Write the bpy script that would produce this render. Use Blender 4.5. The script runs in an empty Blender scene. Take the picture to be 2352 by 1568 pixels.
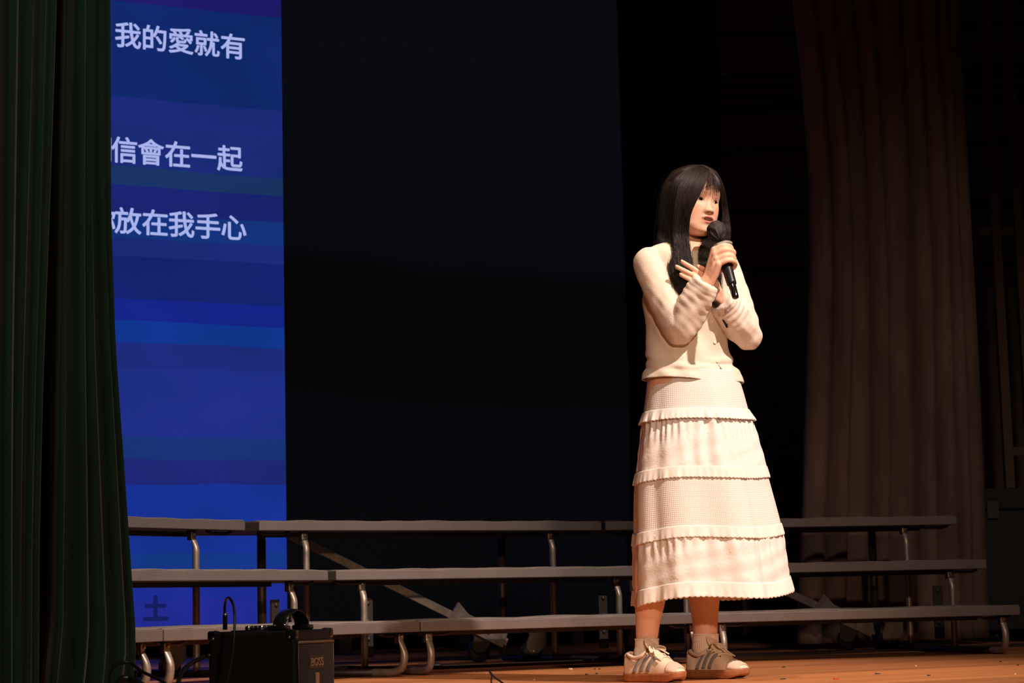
import bpy, bmesh, math, random
import numpy as np
from mathutils import Matrix, Vector

S = bpy.context.scene
COL = S.collection
rnd = random.Random(11)
NR = np.random.RandomState(7)

# ------------------------------------------------------------------ camera
F_PX = 4755.0                      # focal length for a 2352 px wide frame
YAW, PITCH, ROLL = math.radians(27.0), math.atan(616 / 4755.0), math.radians(-1.4)
CAM_H = 0.23                       # lens height above the stage boards
CAM = np.array([0.0, 0.0, CAM_H])
def _rx(a): c, s = math.cos(a), math.sin(a); return np.array([[1, 0, 0], [0, c, -s], [0, s, c]])
def _ry(a): c, s = math.cos(a), math.sin(a); return np.array([[c, 0, s], [0, 1, 0], [-s, 0, c]])
def _rz(a): c, s = math.cos(a), math.sin(a); return np.array([[c, -s, 0], [s, c, 0], [0, 0, 1]])
CR = _rz(-YAW) @ _rx(math.pi / 2 + PITCH) @ _rz(ROLL)
HD = np.array([math.sin(YAW), math.cos(YAW), 0.0])
RT = np.array([math.cos(YAW), -math.sin(YAW), 0.0])
def ray(px, py): return CR @ np.array([(px - 1176) / F_PX, (784 - py) / F_PX, -1.0])
def at(px, py, yf):                # point on a sight line at a distance from the lens
    d = ray(px, py); return CAM + d * (yf / (d @ HD))
def at_y(px, py, y):               # point on a sight line at stage depth y
    d = ray(px, py); return CAM + d * (y / d[1])
def on_floor(px, py, z=0.0):
    d = ray(px, py); return CAM + d * ((z - CAM_H) / d[2])
def to_px(P):
    v = (np.asarray(P, float) - CAM) @ CR
    return np.stack([1176 + F_PX * v[..., 0] / -v[..., 2], 784 - F_PX * v[..., 1] / -v[..., 2]], -1)

cd = bpy.data.cameras.new('camera'); cam = bpy.data.objects.new('camera', cd); COL.objects.link(cam)
cd.sensor_width = 36.0; cd.lens = F_PX / 2352 * 36
m4 = Matrix([[*CR[i], CAM[i]] for i in range(3)] + [[0, 0, 0, 1]])
cam.matrix_world = m4
cd.clip_start = 0.05; cd.clip_end = 80
cd.dof.use_dof = True; cd.dof.focus_distance = 6.5; cd.dof.aperture_fstop = 10.0
S.camera = cam
S.cycles.max_bounces = 6; S.cycles.diffuse_bounces = 3; S.cycles.glossy_bounces = 3; S.cycles.transmission_bounces = 2; S.cycles.caustics_reflective = False; S.cycles.caustics_refractive = False

# ------------------------------------------------------------------ world, lamps, exposure
W = bpy.data.worlds.new('hall_dark'); S.world = W; W.use_nodes = True
W.node_tree.nodes['Background'].inputs[0].default_value = (1.0, 0.62, 0.38, 1)
W.node_tree.nodes['Background'].inputs[1].default_value = 0.0035
S.view_settings.view_transform = 'Standard'; S.view_settings.look = 'None'
S.view_settings.gamma = 1.0; S.view_settings.exposure = 0.0; S.view_settings.use_curve_mapping = False

def spot(name, loc, target, watts, color, size_deg, blend, radius):
    l = bpy.data.lights.new(name, 'SPOT'); l.energy = watts; l.color = color
    l.spot_size = math.radians(size_deg); l.spot_blend = blend; l.shadow_soft_size = radius
    o = bpy.data.objects.new(name, l); COL.objects.link(o)
    o.location = loc
    o.rotation_euler = (Vector(target) - Vector(loc)).to_track_quat('-Z', 'Y').to_euler()
    return o
def rel(r, f, z):                  # metres right of / ahead of the camera
    p = RT * r + HD * f; return (p[0], p[1], z)
WARM = (1.0, 0.79, 0.67)
spot('key_spotlight', rel(4.1, 2.35, 6.2), rel(0.50, 6.5, 0.75), 3550, WARM, 30, 0.9, 0.10)
spot('low_front_fill', rel(1.3, -1.5, 2.6), rel(0.45, 6.5, 0.70), 950, (1.0, 0.65, 0.45), 22, 0.9, 0.15)  # added frontal fill, lifts the legs below the hem; unseen source
spot('overhead_fill', rel(0.6, 6.0, 6.2), rel(0.55, 6.7, 0.0), 560, (1.0, 0.66, 0.42), 44, 0.9, 0.3)  # added top fill that brightens the boards; no such lamp is seen
spot('curtain_fill', rel(1.6, 0.4, 4.4), rel(-1.1, 5.1, 0.9), 620, (1.0, 0.80, 0.60), 40, 1.0, 0.2)  # added fill aimed at the otherwise unlit green curtain
spot('side_wash', rel(2.2, 2.5, 5.0), rel(3.0, 9.6, 0.3), 430, (1.0, 0.76, 0.60), 42, 1.0, 0.3)

# ------------------------------------------------------------------ helpers
def smoothstep(a, b, x):
    t = np.clip((np.asarray(x, float) - a) / (b - a), 0, 1); return t * t * (3 - 2 * t)
def catmull(pts, n):
    P = np.asarray(pts, float); k = len(P)
    Q = np.vstack([2 * P[0] - P[1], P, 2 * P[-1] - P[-2]])
    u = np.linspace(0, k - 1 - 1e-9, n); i = u.astype(int); t = (u - i)[:, None]
    a, b, c, d = Q[i], Q[i + 1], Q[i + 2], Q[i + 3]
    return 0.5 * (2 * b + (c - a) * t + (2 * a - 5 * b + 4 * c - d) * t ** 2 + (3 * b - 3 * c + d - a) * t ** 3)
def interp(xs, ys, x): return np.interp(x, xs, ys)
def sinterp(xs, ys, x):            # smooth interpolation through knots
    xs = np.asarray(xs, float); ys = np.asarray(ys, float); x = np.clip(np.asarray(x, float), xs[0], xs[-1])
    m = np.gradient(ys, xs); i = np.clip(np.searchsorted(xs, x) - 1, 0, len(xs) - 2)
    h = xs[i + 1] - xs[i]; t = (x - xs[i]) / h
    return ((2*t**3 - 3*t**2 + 1) * ys[i] + (t**3 - 2*t**2 + t) * h * m[i] + (-2*t**3 + 3*t**2) * ys[i+1] + (t**3 - t**2) * h * m[i+1])

def obj(name, V, Fc, mat, parent=None, smooth=True, uv=None, cols=None):
    me = bpy.data.meshes.new(name)
    me.from_pydata([tuple(map(float, v)) for v in V], [], [tuple(int(i) for i in f) for f in Fc])
    me.update()
    if smooth: me.polygons.foreach_set('use_smooth', [True] * len(me.polygons))
    if uv is not None:
        L = me.uv_layers.new(name='UVMap'); uv = np.asarray(uv, float)
        idx = np.empty(len(me.loops), int); me.loops.foreach_get('vertex_index', idx)
        L.data.foreach_set('uv', uv[idx].astype(np.float32).ravel())
    if cols is not None:
        A = me.color_attributes.new('tint', 'FLOAT_COLOR', 'POINT')
        c = np.ones((len(V), 4), np.float32); c[:, :3] = cols
        A.data.foreach_set('color', c.ravel())
    o = bpy.data.objects.new(name, me); COL.objects.link(o)
    if mat is not None: me.materials.append(mat)
    if parent is not None: o.parent = parent
    return o
def obj_from_mesh(name, me, mat, parent=None):
    o = bpy.data.objects.new(name, me); COL.objects.link(o)
    if mat is not None: me.materials.append(mat)
    if parent is not None: o.parent = parent
    return o
def empty(name, loc=(0, 0, 0), rz=0.0):
    o = bpy.data.objects.new(name, None); COL.objects.link(o); o.location = loc; o.rotation_euler = (0, 0, rz)
    o.empty_display_size = 0.1; return o
def tag(o, label, cat, group=None):
    o['label'] = label; o['category'] = cat
    if group: o['group'] = group
    return o
def struct(o, label=None, cat=None):
    o['kind'] = 'structure'
    if label: o['label'] = label
    if cat: o['category'] = cat
    return o

def frame_of(P):                   # parallel-transport frames along a polyline
    P = np.asarray(P, float); T = np.gradient(P, axis=0); T /= np.linalg.norm(T, axis=1)[:, None] + 1e-12
    ref = np.array([0, 0, 1.0]) if abs(T[0][2]) < 0.9 else np.array([1.0, 0, 0])
    n = np.cross(ref, T[0]); n /= np.linalg.norm(n); N = [n]
    for i in range(1, len(P)):
        n = N[-1] - T[i] * (N[-1] @ T[i]); n /= np.linalg.norm(n) + 1e-12; N.append(n)
    N = np.array(N); return T, N, np.cross(T, N)
def tube(P, R, seg=12, caps='flat', flat=1.0, fun=None):
    """closed tube; caps 'round' adds domes; flat squeezes along the second axis"""
    P = np.asarray(P, float); R = np.broadcast_to(np.asarray(R, float), (len(P),)).copy()
    if caps == 'round':
        T = P[0] - P[1]; T /= np.linalg.norm(T); U = P[-1] - P[-2]; U /= np.linalg.norm(U)
        a = np.radians([80, 55, 28]); b = np.radians([28, 55, 80])
        P = np.vstack([[P[0] + T * R[0] * math.sin(x) for x in a], P, [P[-1] + U * R[-1] * math.sin(x) for x in b]])
        R = np.concatenate([R[0] * np.cos(a), R, R[-1] * np.cos(b)])
    T, N, B = frame_of(P); th = np.linspace(0, 2 * math.pi, seg, endpoint=False)
    V = []
    for i in range(len(P)):
        rr = R[i] * (np.ones(seg) if fun is None else fun(i / (len(P) - 1), th))
        V.append(P[i] + (np.cos(th) * rr)[:, None] * N[i] + (np.sin(th) * rr * flat)[:, None] * B[i])
    V = np.vstack(V); Fc = []
    for i in range(len(P) - 1):
        for j in range(seg):
            k = (j + 1) % seg; Fc.append((i * seg + j, i * seg + k, (i + 1) * seg + k, (i + 1) * seg + j))
    Fc.append(tuple(range(seg))[::-1]); n = (len(P) - 1) * seg; Fc.append(tuple(range(n, n + seg)))
    return V, Fc
def grid_faces(nu, nv, wrap=True):
    Fc = []
    for i in range(nv - 1):
        for j in range(nu if wrap else nu - 1):
            k = (j + 1) % nu; Fc.append((i * nu + j, i * nu + k, (i + 1) * nu + k, (i + 1) * nu + j))
    return Fc
def merge(parts):
    V, Fc, o = [], [], 0
    for v, f in parts:
        v = np.asarray(v, float); V.append(v); Fc += [tuple(i + o for i in g) for g in f]; o += len(v)
    return np.vstack(V), Fc
def box(x0, x1, y0, y1, z0, z1):
    V = np.array([(x, y, z) for z in (z0, z1) for y in (y0, y1) for x in (x0, x1)], float)
    return V, [(0, 2, 3, 1), (4, 5, 7, 6), (0, 1, 5, 4), (2, 6, 7, 3), (0, 4, 6, 2), (1, 3, 7, 5)]
def prism(poly, z0, z1):           # polygon in xy (ccw), extruded
    n = len(poly); V = [(x, y, z0) for x, y in poly] + [(x, y, z1) for x, y in poly]
    Fc = [tuple(range(n))[::-1], tuple(range(n, 2 * n))] + [(i, (i + 1) % n, n + (i + 1) % n, n + i) for i in range(n)]
    return np.array(V, float), Fc
def bevel(o, w=0.003, seg=2, angle=35):
    m = o.modifiers.new('bevel', 'BEVEL'); m.width = w; m.segments = seg; m.limit_method = 'ANGLE'; m.angle_limit = math.radians(angle); return o
def lathe(prof, seg=32):           # profile of (r, z)
    th = np.linspace(0, 2 * math.pi, seg, endpoint=False); V = []
    for r, z in prof: V += [(r * math.cos(a), r * math.sin(a), z) for a in th]
    n = len(prof); Fc = grid_faces(seg, n)
    Fc.append(tuple(range(seg))[::-1]); Fc.append(tuple(range((n - 1) * seg, n * seg)))
    return np.array(V), Fc
def basis(z, x=None):              # rotation whose third column is z
    z = np.asarray(z, float); z = z / np.linalg.norm(z)
    x = np.array([1.0, 0, 0]) if x is None else np.asarray(x, float)
    x = x - z * (x @ z); x /= np.linalg.norm(x); return np.stack([x, np.cross(z, x), z], 1)
def ball(c, r, nu=20, nv=12, M=None):
    r = np.broadcast_to(np.asarray(r, float), (3,)); V = []
    for i in range(nv):
        a = math.pi * (i + 0.5) / nv
        for j in range(nu):
            b = 2 * math.pi * j / nu; V.append((r[0] * math.sin(a) * math.cos(b), r[1] * math.sin(a) * math.sin(b), -r[2] * math.cos(a)))
    V = np.array(V); Fc = grid_faces(nu, nv); Fc.append(tuple(range(nu))[::-1]); Fc.append(tuple(range((nv - 1) * nu, nv * nu)))
    if M is not None: V = V @ np.asarray(M).T
    return V + np.asarray(c), Fc
def remesh(parts, voxel, iters=0, lam=0.5, weight=None):
    V, Fc = merge(parts); o = obj('tmp', V, Fc, None)
    m = o.modifiers.new('r', 'REMESH'); m.mode = 'VOXEL'; m.voxel_size = voxel
    dg = bpy.context.evaluated_depsgraph_get(); me = bpy.data.meshes.new_from_object(o.evaluated_get(dg))
    n = len(me.vertices); V = np.empty(n * 3); me.vertices.foreach_get('co', V); V = V.reshape(-1, 3)
    q = np.empty(len(me.loops), int); me.loops.foreach_get('vertex_index', q)
    Fc = q.reshape(-1, 4) if len(q) == 4 * len(me.polygons) else [tuple(p.vertices) for p in me.polygons]
    bpy.data.objects.remove(o); bpy.data.meshes.remove(me)
    if iters: V = relax(V, Fc, iters, lam, weight)
    return V, Fc
def relax(V, Fc, iters, lam=0.5, weight=None):
    Fa = np.asarray(Fc); E = np.vstack([Fa[:, [0, 1]], Fa[:, [1, 2]], Fa[:, [2, 3]], Fa[:, [3, 0]]])
    E = np.vstack([E, E[:, ::-1]]); cnt = np.bincount(E[:, 0], minlength=len(V))[:, None].astype(float); cnt[cnt == 0] = 1
    for k in range(iters):
        A = np.stack([np.bincount(E[:, 0], weights=V[E[:, 1], c], minlength=len(V)) for c in range(3)], 1) / cnt
        w = lam if weight is None else lam * weight(V)[:, None]
        V = V + w * (A - V)
    return V
def quad_obj(name, V, Fc, mat, parent=None, cols=None, uv=None):   # fast path for big quad meshes
    me = bpy.data.meshes.new(name); Fa = np.asarray(Fc, np.int32); n = len(Fa)
    me.vertices.add(len(V)); me.vertices.foreach_set('co', np.asarray(V, np.float32).ravel())
    me.loops.add(n * 4); me.loops.foreach_set('vertex_index', Fa.ravel())
    me.polygons.add(n); me.polygons.foreach_set('loop_start', np.arange(0, n * 4, 4, dtype=np.int32))
    me.update(calc_edges=True); me.validate(); me.polygons.foreach_set('use_smooth', [True] * len(me.polygons))
    if cols is not None:
        A = me.color_attributes.new('tint', 'FLOAT_COLOR', 'POINT'); c = np.ones((len(V), 4), np.float32); c[:, :3] = cols
        A.data.foreach_set('color', c.ravel())
    if uv is not None:
        L = me.uv_layers.new(name='UVMap'); L.data.foreach_set('uv', np.asarray(uv, np.float32)[Fa.ravel()].ravel())
    return obj_from_mesh(name, me, mat, parent)

# ------------------------------------------------------------------ materials
MATS = {}
class NT:
    def __init__(s, name):
        s.m = bpy.data.materials.new(name); s.m.use_nodes = True; s.t = s.m.node_tree; s.b = s.t.nodes['Principled BSDF']; s.out = s.t.nodes['Material Output']
    def n(s, kind, **kw):
        x = s.t.nodes.new('ShaderNode' + kind)
        for k, v in kw.items():
            if k in x.inputs: x.inputs[k].default_value = v
            else: setattr(x, k, v)
        return x
    def l(s, a, b): s.t.links.new(a, b)
    def set(s, **kw):
        for k, v in kw.items():
            k = k.replace('_', ' '); i = s.b.inputs[k]
            i.default_value = (*v, 1) if isinstance(v, tuple) and len(v) == 3 else v
    def coords(s, which='Object', scale=(1, 1, 1)):
        tc = s.n('TexCoord'); mp = s.n('Mapping'); mp.inputs['Scale'].default_value = scale
        s.l(tc.outputs[which], mp.inputs['Vector']); return mp.outputs['Vector']
    def ramp(s, fac, stops, interp='LINEAR'):
        r = s.n('ValToRGB'); r.color_ramp.interpolation = interp; e = r.color_ramp.elements
        while len(e) < len(stops): e.new(0.5)
        for k, (p, c) in zip(e, stops): k.position = p; k.color = (*c, 1)
        s.l(fac, r.inputs['Fac']); return r.outputs['Color']
    def bump(s, height, strength=0.5, dist=0.002, normal=None):
        b = s.n('Bump'); b.inputs['Strength'].default_value = strength; b.inputs['Distance'].default_value = dist
        s.l(height, b.inputs['Height'])
        if normal is not None: s.l(normal, b.inputs['Normal'])
        s.l(b.outputs['Normal'], s.b.inputs['Normal']); return b.outputs['Normal']
def plain(name, col, rough=0.6, metal=0.0, noise=0.0, scale=30, bump=0.0, spec=0.5, **kw):
    if name in MATS: return MATS[name]
    t = NT(name); t.set(Roughness=rough, Metallic=metal, Base_Color=col, Specular_IOR_Level=spec)
    for k, v in kw.items(): t.set(**{k: v})
    if noise or bump:
        v = t.coords('Object'); nz = t.n('TexNoise', Scale=scale, Detail=5.0, Roughness=0.6); t.l(v, nz.inputs['Vector'])
        if noise:
            a = tuple(max(0, c * (1 - noise)) for c in col); b = tuple(min(1, c * (1 + noise)) for c in col)
            t.l(t.ramp(nz.outputs['Fac'], [(0.3, a), (0.7, b)]), t.b.inputs['Base Color'])
        if bump: t.bump(nz.outputs['Fac'], bump, 0.002)
    MATS[name] = t.m; return t.m
def lin(r, g, b):
    f = lambda c: (c / 255 / 12.92) if c <= 10 else (((c / 255 + 0.055) / 1.055) ** 2.4)
    return (f(r), f(g), f(b))

# ------------------------------------------------------------------ stage floor of separate boards
def wood_floor():
    t = NT('stage_boards'); v = t.coords('Object', (0.55, 14, 14))
    oi = t.n('ObjectInfo'); ad = t.n('VectorMath', operation='ADD'); cb = t.n('CombineXYZ')
    mu = t.n('Math', operation='MULTIPLY'); mu.inputs[1].default_value = 37.0
    t.l(oi.outputs['Random'], mu.inputs[0]); t.l(mu.outputs[0], cb.inputs['X']); t.l(mu.outputs[0], cb.inputs['Z'])
    t.l(v, ad.inputs[0]); t.l(cb.outputs[0], ad.inputs[1])
    nz = t.n('TexNoise', Scale=3.0, Detail=8.0, Roughness=0.65, Distortion=0.6); t.l(ad.outputs[0], nz.inputs['Vector'])
    c = t.ramp(nz.outputs['Fac'], [(0.25, (0.27, 0.098, 0.036)), (0.5, (0.42, 0.165, 0.062)), (0.75, (0.52, 0.225, 0.092))])
    hs = t.n('HueSaturation'); mr = t.n('MapRange'); mr.inputs['To Min'].default_value = 0.72; mr.inputs['To Max'].default_value = 1.18
    t.l(oi.outputs['Random'], mr.inputs['Value']); t.l(mr.outputs[0], hs.inputs['Value']); t.l(c, hs.inputs['Color'])
    t.l(hs.outputs[0], t.b.inputs['Base Color']); t.set(Roughness=0.5, Specular_IOR_Level=0.35)
    t.bump(nz.outputs['Fac'], 0.15, 0.001); return t.m
MF = wood_floor()
floor = struct(obj('floor', *box(-4, 13, 2.4, 13.2, -0.06, -0.022), plain('sub_floor', (0.03, 0.015, 0.008), 0.9)), 'warm brown wooden stage floor of long boards', 'floor')
bw = 0.14; nb = int((13.1 - 2.45) / bw); board_mesh = None
for i in range(nb):
    y = 2.45 + i * bw
    if board_mesh is None:
        o = obj('floor_board', *box(-4, 13, 0.002, bw - 0.002, -0.024, 0.0), MF, floor, smooth=False); board_mesh = o.data
    else:
        o = bpy.data.objects.new('floor_board', board_mesh); COL.objects.link(o); o.parent = floor
    o.location = (rnd.uniform(-0.4, 0.4), y, rnd.uniform(-0.0008, 0.0))
# slim metal track let into the boards in front of the risers
tk = plain('track_metal', (0.10, 0.075, 0.06), 0.45, 0.6, 0.2, 40)
p0, p1 = on_floor(1012, 1536), on_floor(1452, 1519)
d = (p1 - p0); d /= np.linalg.norm(d); ang = math.atan2(d[1], d[0])
trk = empty('floor_track', tuple(p0), ang); tag(trk, 'slim dark metal track lying on the boards before the risers', 'floor track')
obj('rail', *box(0, 3.4, 0.0, 0.02, 0.0002, 0.012), tk, trk, smooth=False)
obj('rail', *box(0, 3.4, 0.10, 0.12, 0.0002, 0.012), tk, trk, smooth=False)
obj('track_bed', *box(0.02, 3.38, 0.02, 0.10, 0.0002, 0.004), plain('track_bed', (0.02, 0.015, 0.012), 0.7), trk, smooth=False)
obj('end_stop', *ball((0.0, 0.05, 0.014), (0.03, 0.035, 0.014), 16, 8), plain('rubber_black', (0.008, 0.008, 0.008), 0.6), trk)

# ------------------------------------------------------------------ walls behind
mw = plain('wall_wood', (0.085, 0.042, 0.026), 0.7, 0, 0.25, 6)
mwd = plain('wall_gap', (0.012, 0.007, 0.005), 0.9)
YB = 13.0
wb = struct(obj('wall_back', *box(-4, 13.5, YB + 0.03, YB + 0.15, 0, 6.2), mwd), 'dark brown panelled wall at the back of the stage', 'wall')
zs = [at_y(1820, y, YB)[2] for y in (520, 337, 318, 300, 283, 200, 188)]
rows = [(0.0, zs[0])] + [(zs[i], zs[i + 1]) for i in range(6)] + [(zs[6], 6.2)]
cx = at_y(1822, 200, YB)[0]; cols_ = [cx - 2.4, cx - 1.2, cx, cx + 1.2, cx + 2.4]
for a, b in zip(cols_[:-1], cols_[1:]):
    for k, (z0, z1) in enumerate(rows):
        g = 0.018
        obj('wall_panel', *box(a + 0.012, b - 0.012, YB, YB + 0.032, z0 + g, z1 - g), mw, wb, smooth=False)
# splayed side wall on the right, nearly square to the lens
wr = empty('wall_right', tuple(RT * 2.2 + HD * 13.2), -YAW + math.radians(-3)); struct(wr, 'dark brown side wall with horizontal board joints', 'wall')
obj('wall_core', *box(-0.8, 4.2, 0.03, 0.15, 0, 5.6), mwd, wr, smooth=False)
zz = [0.02] + sorted([at(2290, y, 13.2)[2] for y in (608, 470, 330, 236, 224, 203, 180, 160, 60)]) + [5.6]
for z0, z1 in zip(zz[:-1], zz[1:]):
    obj('wall_board', *box(-0.8, 4.2, 0, 0.032, z0 + 0.016, z1 - 0.016), mw, wr, smooth=False)

# wooden ladder frame fixed before the side wall
ml = plain('ladder_wood', (0.13, 0.062, 0.03), 0.6, 0, 0.2, 12)
YL = 12.4
lad = empty('wall_ladder', tuple(RT * (at(2290, 700, YL) @ RT) + HD * YL), -YAW)
tag(lad, 'tall dark wooden ladder frame standing against the right side wall', 'ladder')
lb = lad.location
def lad_x(px, py): return float((at(px, py, YL) - np.array(lb)) @ RT)
xa, xb = lad_x(2272, 260), lad_x(2332, 400)
for x in (xa, xb): bevel(obj('post', *box(x - 0.028, x + 0.028, -0.03, 0.03, 0.0, 4.9), ml, lad, smooth=False), 0.004)
for py in (108, 530):
    z = at(2300, py, YL)[2]; bevel(obj('rail', *box(xa - 0.11, xb + 0.2, 0.0, 0.05, z - 0.028, z + 0.028), ml, lad, smooth=False), 0.004)
for z in (0.5, 1.1): obj('rail', *box(xa, xb, 0.0, 0.05, z - 0.025, z + 0.025), ml, lad, smooth=False)

# black case low at the right
ce = at(2330, 1300, 11.0); case = empty('equipment_case', (ce[0], ce[1], 0.0), -YAW); tag(case, 'black equipment case on the floor beyond the right curtain', 'case')
mk = plain('case_black', (0.006, 0.006, 0.007), 0.7, 0, 0.2, 20)
hz = at(2300, 1120, 11.0)[2]
bevel(obj('case_body', *box(-0.16, 0.6, 0, 0.5, 0.06, hz - 0.12), mk, case, smooth=False), 0.01)
bevel(obj('lid', *box(-0.165, 0.605, -0.005, 0.505, hz - 0.115, hz), mk, case, smooth=False), 0.01)
for x in (-0.1, 0.5):
    obj('latch', *box(x - 0.03, x + 0.03, -0.016, -0.004, hz - 0.16, hz - 0.07), plain('case_metal', (0.06, 0.055, 0.05), 0.5, 0.8), case, smooth=False)
    for y in (0.07, 0.43): obj('wheel', *tube([(x - 0.015, y, 0.03), (x + 0.015, y, 0.03)], 0.03, 16), mk, case)

# ------------------------------------------------------------------ curtains
def velvet(name, col, sheen):
    t = NT(name); t.set(Base_Color=col, Roughness=0.95, Specular_IOR_Level=0.05, Sheen_Weight=sheen, Sheen_Roughness=0.35)
    v = t.coords('Object', (1, 1, 0.25)); nz = t.n('TexNoise', Scale=9.0, Detail=6.0); t.l(v, nz.inputs['Vector'])
    t.l(t.ramp(nz.outputs['Fac'], [(0.3, tuple(c * 0.8 for c in col)), (0.7, tuple(c * 1.25 for c in col))]), t.b.inputs['Base Color'])
    n2 = t.n('TexNoise', Scale=700.0, Detail=2.0); t.l(t.coords('Object'), n2.inputs['Vector']); t.bump(n2.outputs['Fac'], 0.2, 0.001); return t.m
def curtain(name, left, right, Y, ridges, amp, mat, label, ztop=4.9, zbot=0.008, hem=True, nu=260, lean=0.0, flare=0.0):
    L = sorted([(at_y(px, py, Y)[2], at_y(px, py, Y)[0]) for px, py in left]); Rr = sorted([(at_y(px, py, Y)[2], at_y(px, py, Y)[0]) for px, py in right])
    nz_ = 70; zs_ = np.linspace(zbot, ztop, nz_); u = np.linspace(0, 1, nu)
    r = np.array(ridges); ph = np.interp(u, r, np.arange(len(r)))          # one bulge between ridge knots
    fr = ph - np.floor(ph); k = np.floor(ph)
    prof = np.sqrt(np.clip(1 - (2 * fr - 1) ** 2, 0, 1)) * (0.75 + 0.5 * np.modf(np.sin(k * 12.9898) * 43758.5)[0])
    fine = 0.05 * np.sin(u * 19 + 1.3)
    xl = np.interp(zs_, [a for a, _ in L], [b for _, b in L]); xr = np.interp(zs_, [a for a, _ in Rr], [b for _, b in Rr])
    xc = 0.5 * (xl[0] + xr[0]); V = []
    for i, z in enumerate(zs_):
        g = 1 + flare * (1 - i / nz_) ** 2
        wob = 0.006 * np.sin(u * 9 + z * 1.7) + 0.004 * np.sin(u * 23 - z * 2.9)
        for j in range(nu): V.append((xl[i] + (xr[i] - xl[i]) * u[j] - xc, -amp * g * (prof[j] + fine[j]) + wob[j], z))
    o = obj(name, V, grid_faces(nu, nz_, False), mat); o.location = (xc, Y, 0)
    s = o.modifiers.new('cloth', 'SOLIDIFY'); s.thickness = 0.006; s.offset = 1
    tag(o, label, 'curtain'); return o, xc
VG = velvet('green_velvet', (0.012, 0.028, 0.018), 0.25)
VBr = velvet('taupe_velvet', (0.16, 0.105, 0.078), 0.1)
VBk = velvet('black_velvet', (0.016, 0.011, 0.009), 0.05)
YG = 5.0
cg, xg = curtain('stage_curtain', [(139, 0), (130, 420), (120, 1000), (112, 1440), (98, 1568)],
        [(229, 0), (231, 500), (242, 800), (264, 1100), (281, 1350), (290, 1475), (286, 1520), (281, 1568)], YG,
        [0, 0.10, 0.42, 0.69, 0.93, 1.0], 0.07, VG, 'dark green velvet stage curtain, its edge flaring beside the blue screen', flare=0.35)
curtain('leg_drape', [(40, 0), (20, 1568)], [(170, 0), (160, 1568)], YG + 0.16, [0, .3, .6, 1.0], 0.03, VBk, 'added black sheet for the shade between the two green curtains')  # added dark sheet stands in for the curtain's inner shade in the gap
curtain('stage_curtain', [(-60, 0), (-60, 1568)], [(112, 0), (95, 500), (80, 900), (72, 1250), (70, 1568)], YG - 0.28,
        [0, 0.25, 0.52, 0.74, 0.88, 1.0], 0.07, VG, 'dark green velvet stage curtain cut off by the left picture edge', flare=0.2)
curtain('leg_drape', [(1440, 0), (1452, 1500)], [(1775, 0), (1790, 500), (1800, 1500)], 11.25,
        [0, 0.12, 0.22, 0.36, 0.45, 0.6, 0.7, 0.83, 0.92, 1.0], 0.10, VBk, 'black drape hanging behind the singer, right of the screen', ztop=5.8)
YT = 8.55
curtain('leg_curtain', [(1818, 0), (1838, 180), (1856, 420), (1860, 600), (1853, 850), (1842, 1150), (1828, 1480)],
        [(2196, 0), (2212, 300), (2226, 620), (2240, 900), (2252, 1180), (2262, 1480)], YT,
        [0, 0.10, 0.19, 0.33, 0.42, 0.60, 0.70, 0.82, 0.90, 1.0], 0.11, VBr, 'taupe brown gathered curtain hanging at the right of the stage', zbot=0.03, flare=0.25)
mf = empty('masking_flat', (at_y(1840, 520, 12.6)[0], 12.6, 0)); tag(mf, 'black masking flat between the black drape and taupe curtain', 'stage flat')
zt = at_y(1830, 515, 12.6)[2]
obj('flat_panel', *box(-0.6, 0.9, 0, 0.03, 0, zt), mk, mf, smooth=False); obj('flat_post', *box(-0.02, 0.02, -0.03, 0, 0, zt - 0.05), mk, mf, smooth=False)

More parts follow.
